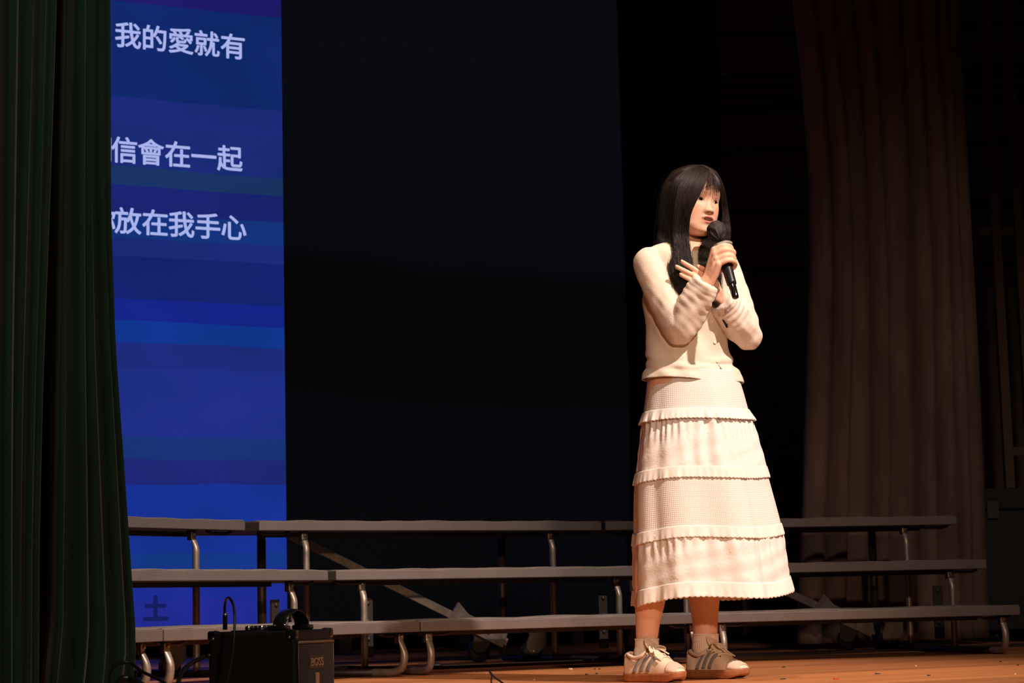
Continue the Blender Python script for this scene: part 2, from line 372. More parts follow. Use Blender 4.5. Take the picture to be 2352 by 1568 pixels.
# ------------------------------------------------------------------ LED wall with the lyric picture
YS = 11.7; XB = 4.42; XR = 6.83; XL = 2.0; ZT = 4.7; ZB = 0.09
led = empty('led_screen', (XB, YS, ZB)); tag(led, 'large video wall, blue lyric picture left and near-black right', 'screen')
bevel(obj('screen_casing', *box(XL - XB, XR - XB, 0.012, 0.16, 0, ZT - ZB), plain('screen_black', (0.004, 0.004, 0.005), 0.6), led, smooth=False), 0.004)
for x in np.arange(XL + 0.4, XR, 0.8): obj('screen_foot', *box(x - XB - 0.04, x - XB + 0.04, 0.03, 0.14, -ZB + 0.0005, 0.0), mk, led, smooth=False)
def zy(y): return at_y(450, y, YS)[2] - ZB
def led_picture():
    t = NT('led_picture'); tc = t.n('TexCoord'); sp = t.n('SeparateXYZ'); t.l(tc.outputs['Object'], sp.inputs[0])
    mp = t.n('Mapping'); mp.inputs['Scale'].default_value = (1.1, 1, 2.2); t.l(tc.outputs['Object'], mp.inputs['Vector'])
    nz = t.n('TexNoise', Scale=0.9, Detail=4.0, Roughness=0.55); t.l(mp.outputs[0], nz.inputs['Vector'])
    def math_(op, a, b):
        m = t.n('Math', operation=op)
        for i, q in enumerate((a, b)):
            if hasattr(q, 'links'): t.l(q, m.inputs[i])
            else: m.inputs[i].default_value = q
        return m.outputs[0]
    hgt = 4.7
    bands = [(1475, (36, 44, 150)), (1385, (30, 46, 150)), (1310, (22, 58, 140)), (1270, (24, 52, 152)), (1112, (32, 41, 122)), (1060, (27, 54, 122)), (1008, (33, 49, 138)),
             (850, (33, 45, 130)), (797, (18, 56, 148)), (746, (24, 38, 142)), (695, (22, 38, 116)), (600, (29, 45, 126)), (556, (22, 54, 130)), (503, (28, 38, 118)),
             (441, (27, 54, 104)), (397, (28, 45, 122)), (300, (30, 45, 126)), (242, (18, 43, 112)), (20, (32, 28, 108))]
    zf = math_('DIVIDE', math_('ADD', sp.outputs['Z'], math_('MULTIPLY', math_('SUBTRACT', nz.outputs['Fac'], 0.5), 0.05)), hgt)
    stops = []
    for y, c in bands:
        p = max(0.0, zy(y) / hgt); stops.append((p, lin(*c)))
    stops[0] = (0.0, stops[0][1])
    blue = t.ramp(zf, stops, 'CONSTANT')
    n3 = t.n('TexNoise', Scale=1.3, Detail=3.0); mp3 = t.n('Mapping'); mp3.inputs['Scale'].default_value = (1.0, 1, 1.6); mp3.inputs['Rotation'].default_value = (0, 0.6, 0)
    t.l(tc.outputs['Object'], mp3.inputs['Vector']); t.l(mp3.outputs[0], n3.inputs['Vector'])
    mx = t.n('MixRGB', blend_type='MULTIPLY'); mx.inputs['Fac'].default_value = 1.0; t.l(blue, mx.inputs['Color1'])
    t.l(t.ramp(n3.outputs['Fac'], [(0.35, (0.80, 0.92, 0.86)), (0.65, (1.12, 1.02, 1.10))]), mx.inputs['Color2'])
    # fine pixel raster of the wall
    wv = t.n('TexWave', bands_direction='Z', wave_profile='SIN'); wv.inputs['Scale'].default_value = 110.0; t.l(tc.outputs['Object'], wv.inputs['Vector'])
    mr = t.n('MixRGB', blend_type='MULTIPLY'); mr.inputs['Fac'].default_value = 0.25; t.l(mx.outputs[0], mr.inputs['Color1']); t.l(wv.outputs['Color'], mr.inputs['Color2'])
    # the dark right-hand picture
    n2 = t.n('TexNoise', Scale=0.8, Detail=6.0, Roughness=0.6); mp2 = t.n('Mapping'); mp2.inputs['Scale'].default_value = (0.8, 1, 1.0)
    t.l(tc.outputs['Object'], mp2.inputs['Vector']); t.l(mp2.outputs[0], n2.inputs['Vector'])
    z2 = math_('ADD', math_('ADD', sp.outputs['Z'], math_('MULTIPLY', sp.outputs['X'], 0.04)), math_('MULTIPLY', math_('SUBTRACT', n2.outputs['Fac'], 0.5), 0.35))
    dark = t.ramp(math_('DIVIDE', z2, hgt), [(0.0, lin(5, 5, 8)), (zy(900) / hgt, lin(6, 7, 11)), (zy(880) / hgt, lin(4, 4, 3)), (zy(600) / hgt, lin(4, 4, 3)), (zy(545) / hgt, lin(7, 8, 14)), (0.8, lin(9, 9, 16)), (1.0, lin(7, 7, 13))])
    lt = math_('LESS_THAN', sp.outputs['X'], 0.0)
    mm = t.n('MixRGB'); t.l(lt, mm.inputs['Fac']); t.l(dark, mm.inputs['Color1']); t.l(mr.outputs[0], mm.inputs['Color2'])
    t.set(Base_Color=(0.003, 0.003, 0.004), Roughness=0.55, Specular_IOR_Level=0.1)
    t.l(mm.outputs[0], t.b.inputs['Emission Color']); t.b.inputs['Emission Strength'].default_value = 1.05; return t.m
obj('lit_picture', [(XL - XB + 0.01, 0.0105, 0.005), (XR - XB - 0.01, 0.0105, 0.005), (XR - XB - 0.01, 0.0105, ZT - ZB - 0.01), (XL - XB + 0.01, 0.0105, ZT - ZB - 0.01)], [(0, 1, 2, 3)], led_picture(), led, smooth=False)
def glow(name, c, s=1.0):
    t = NT(name); t.set(Base_Color=(0.004, 0.004, 0.006), Roughness=0.6); t.b.inputs['Emission Color'].default_value = (*lin(*c), 1); t.b.inputs['Emission Strength'].default_value = s; return t.m
GT = glow('lyric_white', (166, 176, 232)); GD = glow('lyric_dim', (19, 30, 92))
def text_mesh(body, size, bold=0.0, extrude=0.0008):
    cu = bpy.data.curves.new('t', 'FONT'); cu.body = body; cu.size = size; cu.offset = bold * size; cu.extrude = extrude
    cu.align_x = 'CENTER'; cu.resolution_u = 3
    o = bpy.data.objects.new('t', cu); COL.objects.link(o)
    dg = bpy.context.evaluated_depsgraph_get(); dg.update(); me = bpy.data.meshes.new_from_object(o.evaluated_get(dg))
    bpy.data.objects.remove(o); bpy.data.curves.remove(cu); return me
def place_text(name, body, size, mat, parent, M, bold=0.0, fit=None):
    """M maps text plane (x right, y up, z out) to parent space; glyph bbox centred, fit=(w,h) rescales"""
    me = text_mesh(body, size); n = len(me.vertices)
    if n == 0: return None
    V = np.empty(n * 3, np.float32); me.vertices.foreach_get('co', V); V = V.reshape(-1, 3).astype(float)
    lo, hi = V.min(0), V.max(0); V[:, :2] -= ((lo + hi) / 2)[:2]
    if fit is not None:
        V[:, 0] *= fit[0] / (hi[0] - lo[0]); V[:, 1] *= fit[1] / (hi[1] - lo[1])
    M = np.array(M); Fs = [tuple(p.vertices) for p in me.polygons]; bpy.data.meshes.remove(me); parts = []
    rr = bold * size if fit is None else 0.0
    for dx, dy in ([(0, 0)] if rr == 0 else [(rr, 0), (-rr, 0), (0, rr), (0, -rr), (.7 * rr, .7 * rr), (-.7 * rr, .7 * rr), (.7 * rr, -.7 * rr), (-.7 * rr, -.7 * rr)]):
        parts.append(((V + np.array([dx, dy, 0])) @ M[:3, :3].T + M[:3, 3], Fs))
    return obj(name, *merge(parts), mat, parent, smooth=False)
def MX(o, x=(1, 0, 0), y=(0, 0, 1)):
    x = np.array(x, float); y = np.array(y, float); M = np.eye(4); M[:3, 0] = x; M[:3, 1] = y; M[:3, 2] = np.cross(x, y); M[:3, 3] = o; return M
pitch_ = 0.1637
for line, z, x0 in (('定我的愛就有', 3.680, 3.448), ('相信會在一起', 2.980, 3.424), ('你放在我手心', 2.556, 3.447)):
    for k, ch in enumerate(line):
        x = x0 + (k - 1) * pitch_ - (0.03 if ch == '定' else 0) + (0.008 if k == 0 and ch != '定' else 0)
        place_text('lyric_character', ch, 0.166, GT, led, MX((x - XB, 0.0078, z - ZB)), 0.016)
place_text('caption_character', '土', 0.155, GD, led, MX((3.609 - XB, 0.0078, 0.290 - ZB)), 0.045)
# ------------------------------------------------------------------ folding choral risers
RX, RY, RWD, RTD, RTH = 3.8019, 7.0156, 1.327, 0.5013, 0.0878
RZ = (0.199, 0.399, 0.612); T10 = math.tan(math.radians(10)); DTH = 0.04
def riser_paint():
    t = NT('riser_paint'); v = t.coords('Object'); nz = t.n('TexNoise', Scale=7.0, Detail=6.0, Roughness=0.7); t.l(v, nz.inputs['Vector'])
    base = t.ramp(nz.outputs['Fac'], [(0.3, (0.135, 0.115, 0.108)), (0.7, (0.17, 0.148, 0.138))])
    vo = t.n('TexNoise', Scale=60.0, Detail=8.0, Roughness=0.8); t.l(t.coords('Object', (1, 1, 3)), vo.inputs['Vector'])
    mx = t.n('MixRGB'); t.l(t.ramp(vo.outputs['Fac'], [(0.66, (0, 0, 0)), (0.72, (1, 1, 1))]), mx.inputs['Fac']); t.l(base, mx.inputs['Color1']); mx.inputs['Color2'].default_value = (0.34, 0.28, 0.22, 1)
    t.l(mx.outputs[0], t.b.inputs['Base Color']); t.set(Roughness=0.55, Metallic=0.15); return t.m
MP = riser_paint(); MC = plain('riser_carpet', (0.17, 0.15, 0.14), 0.95, 0, 0.2, 200, 0.4)
ML = plain('riser_leg', (0.34, 0.28, 0.235), 0.42, 0.55, 0.3, 18); MDk = plain('riser_dark_steel', (0.045, 0.032, 0.025), 0.5, 0.4, 0.2, 15)
MRb = plain('rubber_black', (0.008, 0.008, 0.008), 0.6)
def leg_path(y, ztop, kind):
    top = [(y, ztop - 0.085), (y + 0.001, ztop - 0.068), (y + 0.007, ztop - 0.050), (y + 0.013, ztop - 0.034), (y + 0.014, ztop - 0.020), (y + 0.014, ztop - 0.006)]
    if kind == 'front':
        return [(y + 0.15, 0.0145), (y + 0.10, 0.0145), (y + 0.062, 0.0148), (y + 0.036, 0.0185), (y + 0.015, 0.029), (y + 0.004, 0.046), (y, 0.066)] + top
    return [(y, z) for z in np.linspace(0.02, ztop - 0.12, 5)] + top
def make_riser(x, y, th, label, brace=True):
    root = empty('choral_riser', (x, y, 0), th); tag(root, label, 'riser', 'three-step folding choral risers')
    for i in range(3):
        y0, y1 = i * RTD, (i + 1) * RTD - 0.015; h0, h1 = RWD / 2 + y0 * T10 - 0.004, RWD / 2 + y1 * T10 - 0.004; z = RZ[i]
        dk = bevel(obj('deck', *prism([(-h0, y0), (h0, y0), (h1, y1), (-h1, y1)], z - DTH, z - 0.003), MP, root, smooth=False), 0.003)
        nx, ny = 70, 12; V = []
        for b in range(ny):
            for a in range(nx):
                v = b / (ny - 1); u = a / (nx - 1); hh = (h0 + (h1 - h0) * v - 0.003); yy = y0 + 0.004 + (y1 - y0 - 0.008) * v; xx = -hh + 2 * hh * u
                e = min(1, 6 * min(u, 1 - u, v, 1 - v) + 0.15)
                V.append((xx, yy, z + 0.0035 * e * (1 + math.sin(xx * 11 + i * 2 + th * 9) * math.sin(yy * 9 + i)) + 0.0012 * math.sin(xx * 31 + i)))
        cp = obj('carpet', V, grid_faces(nx, ny, False), MC, dk); m = cp.modifiers.new('s', 'SOLIDIFY'); m.thickness = 0.005; m.offset = -1
        # edge extrusion hooks where neighbouring decks lock together
        for s in (-1, 1):
            obj('deck_latch', *tube([(s * (h0 - 0.02), y0 + 0.06, z - DTH - 0.004), (s * (h0 - 0.05), y0 + 0.06, z - DTH - 0.012), (s * (h0 - 0.13), y0 + 0.06, z - DTH - 0.012), (s * (h0 - 0.16), y0 + 0.06, z - DTH - 0.003)], 0.006, 8), MDk, dk)
        obj('stiffener', *box(-h0 + 0.1, h0 - 0.1, y0 + 0.2, y0 + 0.24, z - DTH - 0.018, z - DTH + 0.001), MDk, dk, smooth=False)
    for s in (-1, 1):
        xs = s * (RWD / 2 - 0.06)
        for i in range(3):
            yy = i * RTD + (0.03 if i == 0 else 0.05); zt = RZ[i] - DTH
            P = catmull([(xs, a, b) for a, b in leg_path(yy, zt, 'front' if i == 0 else 'up')], 56 if i == 0 else 44)
            n = len(P); f = np.linspace(0, 1, n); R = np.full(n, 0.0140)
            V, Fc = tube(P, R, 14)
            # the tube is pressed flat towards its riveted tab
            k = np.clip((P[:, 2] - (zt - 0.080)) / 0.045, 0, 1) * (f > 0.5)
            for q in range(n):
                seg = V[q * 14:(q + 1) * 14]; seg[:, 1] = P[q, 1] + (seg[:, 1] - P[q, 1]) * (1 - 0.72 * k[q]); seg[:, 0] = P[q, 0] + (seg[:, 0] - P[q, 0]) * (1 + 0.0 * k[q])
            lg = obj('leg', V, Fc, ML, root)
            yt = P[-1, 1]
            obj('rivet', *ball((xs, yt - 0.007, zt - 0.016), (0.007, 0.004, 0.007), 12, 8), ML, lg)
            obj('leg_bracket', *box(xs - 0.018, xs + 0.018, yt + 0.004, yt + 0.016, zt - 0.04, zt + 0.0), MDk, lg, smooth=False)
        obj('base_rail', *tube([(xs, 0.17, 0.0145), (xs, 3 * RTD - 0.02, 0.0145)], 0.0142, 12), MDk, root)
        # rear upright, hinge and castor hardware
        yr = 3 * RTD - 0.02
        ru = obj('rear_leg', *tube([(xs, yr, 0.02), (xs, yr, RZ[2] - DTH - 0.02)], 0.019, 12), MDk, root)
        obj('leg_tab', *box(xs - 0.014, xs + 0.014, yr - 0.012, yr + 0.012, RZ[2] - DTH - 0.03, RZ[2] - DTH), MDk, ru, smooth=False)
        hg = bevel(obj('hinge_plate', *box(xs - 0.045 * s - 0.022, xs - 0.045 * s + 0.022, RTD * 1.2, RTD * 1.2 + 0.012, 0.06, 0.29), plain('hinge_brown', (0.022, 0.014, 0.010), 0.8), root, smooth=False), 0.003)
        for z in (0.13, 0.2, 0.27): obj('bolt', *ball((xs - 0.045 * s, RTD * 1.2 - 0.002, z), (0.009, 0.005, 0.009), 10, 6), MDk, hg)
        cs = empty('castor', (xs - 0.07, RTD * 2.1 + 0.04, 0)); cs.parent = root
        pl = [(-0.055, 0.20), (-0.035, 0.115), (-0.05, 0.09), (-0.052, 0.06), (-0.03, 0.032), (0.0, 0.03), (0.05, 0.075), (0.05, 0.20)]
        V, Fc = prism(pl, -0.004, 0.004); V = V[:, [0, 2, 1]]; obj('castor_plate', V, Fc[::1], plain('castor_steel', (0.20, 0.165, 0.13), 0.5, 0.4, 0.2, 20), cs, smooth=False)
        obj('wheel', *tube([(-0.015, 0.006, 0.047), (-0.015, 0.036, 0.047)], 0.047, 28), MRb, cs)
        obj('axle', *ball((-0.015, -0.004, 0.047), (0.010, 0.006, 0.010), 10, 6), ML, cs)
    if brace:
        y = 2.8 * RTD; a = np.array((-0.508, y, 0.571)); b = np.array((0.69 - 0.12, y, 0.085)); dv = (b - a); ln = np.linalg.norm(dv); M = basis(dv, (0, 1, 0))
        V, Fc = box(-0.008, 0.008, -0.017, 0.017, 0, ln); br = obj('diagonal_brace', V @ M.T + a, Fc, ML, root, smooth=False)
        V, Fc = box(-0.022, -0.009, -0.035, 0.035, ln - 0.25, ln - 0.02); hp = obj('hinge_plate', V @ M.T + a, Fc, ML, br, smooth=False); bevel(hp, 0.003)
        V, Fc = prism([(-0.07, -0.05), (0.0, 0.045), (0.06, -0.02), (0.0, -0.09)], -0.006, 0.006); V = V[:, [0, 2, 1]]
        obj('brace_plate', V + np.array([0.31, y - 0.02, 0.225]), Fc, ML, br, smooth=False)
        for k in (0.1, 0.2): obj('bolt', *ball(a + dv * (1 - k) + np.array([0, -0.026, 0]), 0.008, 10, 6), ML, br)
        wl = obj('brace_wheel', *tube([(0.44, y + 0.01, 0.05), (0.44, y + 0.045, 0.05)], 0.05, 28), MRb, root)
        V, Fc = prism([(-0.05, 0.11), (-0.035, 0.05), (-0.045, 0.0), (-0.02, -0.02), (0.02, -0.015), (0.07, 0.05), (0.06, 0.11)], -0.005, 0.005); V = V[:, [0, 2, 1]]
        obj('wheel_plate', V + np.array([0.43, y - 0.005, 0.06]), Fc, MDk, wl, smooth=False)
    return root
def neighbour(x, y, th, side, dth):
    e = np.array([x + side * math.cos(th) * RWD / 2, y + side * math.sin(th) * RWD / 2]); t2 = th - side * dth
    return e[0] + side * math.cos(t2) * RWD / 2, e[1] + side * math.sin(t2) * RWD / 2, t2
make_riser(RX, RY, RTH, 'middle section of grey folding choral risers with long diagonal brace')
rp = neighbour(RX, RY, RTH, 1, math.radians(20.6)); make_riser(*rp, 'right end section of grey choral risers before the taupe curtain')
lp = neighbour(RX, RY, RTH, -1, math.radians(23.5)); make_riser(*lp, 'grey choral riser section in front of the blue lyric screen')
ll = neighbour(*lp, -1, math.radians(20)); make_riser(*ll, 'leftmost choral riser section, mostly hidden by the green curtain', False)

# ------------------------------------------------------------------ small amplifier with handle
AY = 5.0
TX = plain('amp_vinyl', (0.0035, 0.0032, 0.0032), 0.55, 0, 0.3, 400, 0.5, 0.25); TP = plain('amp_corner', (0.006, 0.006, 0.007), 0.28)
TC = plain('chrome', (0.75, 0.70, 0.64), 0.15, 1.0); TB = plain('amp_trim', (0.16, 0.10, 0.06), 0.5, 0.3); TG = plain('amp_grille', (0.016, 0.012, 0.010), 0.8, 0, 0.4, 900, 0.6)
c0 = at(679, 1447, AY); aw, ad, ah = 0.262, 0.226, float(c0[2])
amp = empty('guitar_amplifier', (c0[0], c0[1], 0), -YAW - math.radians(15)); tag(amp, 'small black guitar amplifier with strap handle at the stage front', 'amplifier')
# local: x to the left is the blank side, y runs back along the grille side
bevel(obj('cabinet', *box(-ad, -0.002, 0, aw, 0.012, ah), TX, amp, smooth=False), 0.007, 3)
g = bevel(obj('grille', *box(-0.004, 0.0045, 0.014, aw - 0.014, 0.02, ah - 0.034), TG, amp, smooth=False), 0.002)
obj('trim_strip', *tube([(0.003, 0.010, ah - 0.030), (0.003, aw - 0.010, ah - 0.030)], 0.0035, 8), TB, amp)
for y in (0.010, aw - 0.010): obj('trim_strip', *tube([(0.003, y, 0.02), (0.003, y, ah - 0.030)], 0.0008, 8), TB, amp)
for x in (-ad, -0.002):
    for y in (0, aw):
        for z in (0.012, ah):
            sx = 1 if x < -0.1 else -1; sy = 1 if y == 0 else -1; sz = 1 if z < 0.05 else -1
            xa, xb = sorted((x - sx * 0.0025, x + sx * 0.024)); ya, yb = sorted((y - sy * 0.0025, y + sy * 0.024)); za, zb = sorted((z - sz * 0.0025, z + sz * 0.022))
            cn = bevel(obj('corner_guard', *box(xa, xb, ya, yb, za, zb), TP, amp, smooth=False), 0.006, 3)
            if z > 0.05:
                obj('screw', *ball((x + sx * 0.014, ya if y == 0 else yb, z - 0.016), (0.0034, 0.0022, 0.0034), 10, 6), TC, cn)
                obj('screw', *ball((x + sx * 0.014, y + sy * 0.014, zb), (0.0034, 0.0034, 0.002), 10, 6), TC, cn)
for x in (-ad + 0.03, -0.03):
    for y in (0.03, aw - 0.03): obj('rubber_foot', *lathe([(0.012, 0.0005), (0.013, 0.012)], 14) if False else (lathe([(0.012, 0.0005), (0.013, 0.012)], 14)[0] + np.array([x, y, 0]), lathe([(0.012, 0.0005), (0.013, 0.012)], 14)[1]), MRb, amp)
hp = catmull([(-0.062, 0.055, ah + 0.004), (-0.062, 0.066, ah + 0.026), (-0.062, 0.10, ah + 0.043), (-0.062, 0.131, ah + 0.048), (-0.062, 0.162, ah + 0.043), (-0.062, 0.196, ah + 0.026), (-0.062, 0.207, ah + 0.004)], 40)
V, Fc = tube(hp, 0.004, 12); V[:, 0] = -0.062 + (V[:, 0] + 0.062) * 5.0; hd_ = bevel(obj('strap_handle', V, Fc, TP, amp), 0.001)
for y in (0.052, 0.210):
    bevel(obj('handle_end', *box(-0.086, -0.038, y - 0.016, y + 0.016, ah, ah + 0.012), TP, hd_, smooth=False), 0.004)
    for x in (-0.075, -0.049): obj('screw', *ball((x, y, ah + 0.012), (0.004, 0.004, 0.003), 10, 6), TC, hd_)
bevel(obj('control_panel', *box(-0.176, -0.108, 0.02, aw - 0.02, ah - 0.001, ah + 0.0025), TP, amp, smooth=False), 0.001)
for k in range(7):
    V, Fc = lathe([(0.008, 0), (0.008, 0.006), (0.0065, 0.010), (0.002, 0.0105)], 16); obj('knob', V + np.array([-0.142, 0.05 + k * 0.028, ah + 0.0025]), Fc, TC if k % 3 == 0 else TP, amp)
place_text('badge', 'BOSS', 0.03, plain('badge_metal', (0.42, 0.30, 0.20), 0.35, 0.7), amp, MX((0.0062, 0.128, ah - 0.078), (0, 1, 0), (0, 0, 1)), 0.02, fit=(0.085, 0.020))
bevel(obj('name_plate', *box(0.0042, 0.0058, 0.075, 0.181, ah - 0.094, ah - 0.062), plain('badge_black', (0.006, 0.006, 0.006), 0.4), amp, smooth=False), 0.0008)
bevel(obj('emblem', *box(0.0042, 0.0075, 0.116, 0.140, ah - 0.142, ah - 0.104), plain('badge_metal', (0.42, 0.30, 0.20), 0.35, 0.7), amp, smooth=False), 0.003)
# cables
MCb = plain('cable_rubber', (0.008, 0.008, 0.009), 0.38)
def cable(name, pts, r, label, n=60):
    P = catmull(pts, n); P[:, 2] = np.maximum(P[:, 2], r); c = np.array([P[:, 0].mean(), P[:, 1].mean(), 0]); V, Fc = tube(P - c, r, 10, 'round'); o = obj(name, V, Fc, MCb); o.location = c
    tag(o, label, 'cable'); return o, c
pa = at(517, 1441, 5.10); pz = ah
jc, cc = cable('instrument_cable', [at(517, 1438, 5.10), at(517, 1418, 5.10), at(516, 1398, 5.09), at(519, 1377, 5.06), at(527, 1373, 5.02), at(536, 1390, 4.98), at(539, 1420, 4.955), at(537, 1470, 4.94), at(531, 1520, 4.935), at(521, 1568, 4.93), at(505, 1618, 4.92), on_floor(505, 1668, 0.004), on_floor(535, 1690, 0.004)], 0.0032, 'thin black cable looping out of the amplifier top')
V, Fc = tube([at(517, 1446, 5.10) - cc, at(517, 1415, 5.10) - cc, at(517, 1408, 5.10) - cc], [0.0058, 0.0058, 0.0042], 14); obj('plug_sleeve', V, Fc, TP, jc)
V, Fc = tube([at(517, 1411, 5.10) - cc, at(517.5, 1409, 5.10) - cc], 0.0062, 14); obj('plug_ring', V, Fc, TC, jc)
cable('power_cable', [at(480, 1505, 4.85), at(465, 1510, 4.85), at(440, 1522, 4.80), at(420, 1540, 4.75), at(410, 1565, 4.70), at(404, 1600, 4.67), at(395, 1628, 4.65), on_floor(402, 1662, 0.006), on_floor(440, 1676, 0.006)], 0.0055, 'thick black cable curving from the amplifier side to the floor')
cable('floor_cable', [on_floor(225, 1668, 0.004), on_floor(243, 1650, 0.004), at(250, 1600, 4.85), at(254, 1556, 4.85), at(258, 1538, 4.85), at(270, 1525, 4.85), at(286, 1521, 4.85), at(302, 1523, 4.85), at(325, 1541, 4.83), at(350, 1553, 4.80), at(375, 1566, 4.75), at(400, 1590, 4.70), at(420, 1625, 4.65), on_floor(440, 1662, 0.004), on_floor(500, 1690, 0.004)], 0.0040, 'black cable arching from the curtain foot across the floor')
cable('cable_bundle', [on_floor(250, 1668, 0.009), at(262, 1604, 4.80), at(272, 1570, 4.80), at(284, 1558, 4.80), at(300, 1560, 4.80), at(320, 1570, 4.77), at(345, 1590, 4.75), at(352, 1620, 4.73), on_floor(352, 1650, 0.009)], 0.0085, 'thick dark cable heaped at the curtain foot')
cable('thin_wire', [on_floor(322, 1632, 0.002), at(318, 1600, 5.25), at(305, 1566, 5.25), at(304, 1552, 5.25), at(310, 1537, 5.25), at(315, 1538, 5.25), at(313, 1558, 5.25), at(322, 1562, 5.25), at(330, 1548, 5.25), at(326, 1528, 5.27), at(318, 1500, 5.29), at(314, 1492, 5.31)], 0.0013, 'thin looped wire standing up beside the green curtain')
cable('stage_cable', [at(1142, 1590, 6.1), at(1129, 1568, 6.1), at(1129.5, 1552, 6.1), at(1124, 1541, 6.1), at(1128, 1545, 6.09), at(1136, 1555, 6.07), at(1149, 1564, 6.05), at(1162, 1574, 6.02), at(1180, 1592, 6.0)], 0.0026, 'kinked black cable poking up at the bottom picture edge')
# scraps on the boards
sc_m = [plain('scrap_dark', (0.03, 0.028, 0.025), 0.8), plain('scrap_tape', (0.62, 0.42, 0.13), 0.6), plain('scrap_white', (0.8, 0.75, 0.68), 0.7), plain('scrap_red', (0.55, 0.03, 0.03), 0.6)]
scraps = [(1311, 1537, 2, 14), (1366, 1537, 0, 9), (1377, 1537, 0, 8), (1348, 1549, 0, 10), (1371, 1548, 0, 9), (1360, 1550, 1, 16), (1800, 1533, 0, 10), (2016, 1548, 0, 14), (2120, 1552, 1, 30), (2133, 1552, 0, 9),
          (2310, 1521, 1, 26), (2298, 1520, 0, 7), (2338, 1528, 0, 8), (1920, 1560, 3, 16), (2104, 1530, 2, 5), (1116, 1547, 2, 6), (1227, 1562, 2, 4), (1799, 1560, 0, 16), (1141, 1543, 3, 5), (2332, 1549, 2, 4)]
nm = ['dark grey', 'yellow tape', 'white', 'red']; cnt = {}
for k, (px, py, mi, w) in enumerate(scraps):
    p = on_floor(px, py); s = w / 720 / 2.2; n = 9; a = np.linspace(0, 2 * math.pi, n, endpoint=False)
    pol = [(s * math.cos(q) * rnd.uniform(0.7, 1.1), 0.6 * s * math.sin(q) * rnd.uniform(0.6, 1.1)) for q in a]
    V, Fc = prism(pol, 0.0006, 0.0010 if mi == 1 else 0.0014 + 0.001 * rnd.random()); V[n:, 2] += np.array([rnd.uniform(0, 0.003) for _ in range(n)]) * (mi != 1)
    o = obj('paper_scrap', V, Fc, sc_m[mi], smooth=False); o.location = p; o.rotation_euler = (0, 0, rnd.uniform(-0.5, 0.1) - YAW)
    where = 'left of the singer\'s shoes' if px < 1440 else ('just right of the singer\'s shoes' if px < 1950 else 'towards the right riser end')
    tag(o, 'tiny %s scrap on the boards %s' % (nm[mi], where), 'scrap', '%s scraps on the boards' % nm[mi])
# ------------------------------------------------------------------ the singer
GF = 6.55
_g = at(1560, 1400, GF); GP = RT * (_g @ RT) + HD * GF
def L(px, py, dy=0.0):             # singer's own frame: x across, y away from the audience, z up
    P = at(px, py, GF + dy) - GP; return np.array([P @ RT, P @ HD, P[2]])
def Lz(py, dy=0.0): return L(1600, py, dy)[2]
def px_of(V): V = np.asarray(V); return to_px(GP + V[..., :1] * RT + V[..., 1:2] * HD + V[..., 2:] * np.array([0, 0, 1.0]))
def Ls(seq): return [L(*q) for q in seq]

# materials
def skin_mat():
    t = NT('skin'); a = t.n('Attribute', attribute_name='tint'); v = t.coords('Object')
    nz = t.n('TexNoise', Scale=60.0, Detail=5.0); t.l(v, nz.inputs['Vector'])
    mx = t.n('MixRGB', blend_type='MULTIPLY'); mx.inputs['Fac'].default_value = 1.0; t.l(a.outputs['Color'], mx.inputs['Color1'])
    t.l(t.ramp(nz.outputs['Fac'], [(0.3, (0.95, 0.93, 0.92)), (0.7, (1.0, 1.0, 1.0))]), mx.inputs['Color2']); t.l(mx.outputs[0], t.b.inputs['Base Color'])
    t.set(Roughness=0.48, Subsurface_Weight=0.12, Subsurface_Scale=0.012, Specular_IOR_Level=0.35)
    t.b.inputs['Subsurface Radius'].default_value = (1.0, 0.35, 0.2)
    n2 = t.n('TexNoise', Scale=500.0, Detail=3.0); t.l(v, n2.inputs['Vector']); t.bump(n2.outputs['Fac'], 0.06, 0.001); return t.m
def waffle_mat():
    t = NT('waffle_cotton'); tc = t.n('TexCoord')
    def wave(d):
        w = t.n('TexWave', bands_direction=d, wave_profile='SIN'); w.inputs['Scale'].default_value = 1 / 0.0062 * 0.314159; t.l(tc.outputs['UV'], w.inputs['Vector']); return w.outputs['Fac']
    m = t.n('Math', operation='MULTIPLY'); t.l(wave('X'), m.inputs[0]); t.l(wave('Y'), m.inputs[1])
    t.l(t.ramp(m.outputs[0], [(0.0, (0.80, 0.71, 0.66)), (0.45, (0.89, 0.83, 0.79))]), t.b.inputs['Base Color'])
    t.set(Roughness=0.9, Specular_IOR_Level=0.1, Sheen_Weight=0.1); t.bump(m.outputs[0], 0.45, 0.0018); return t.m
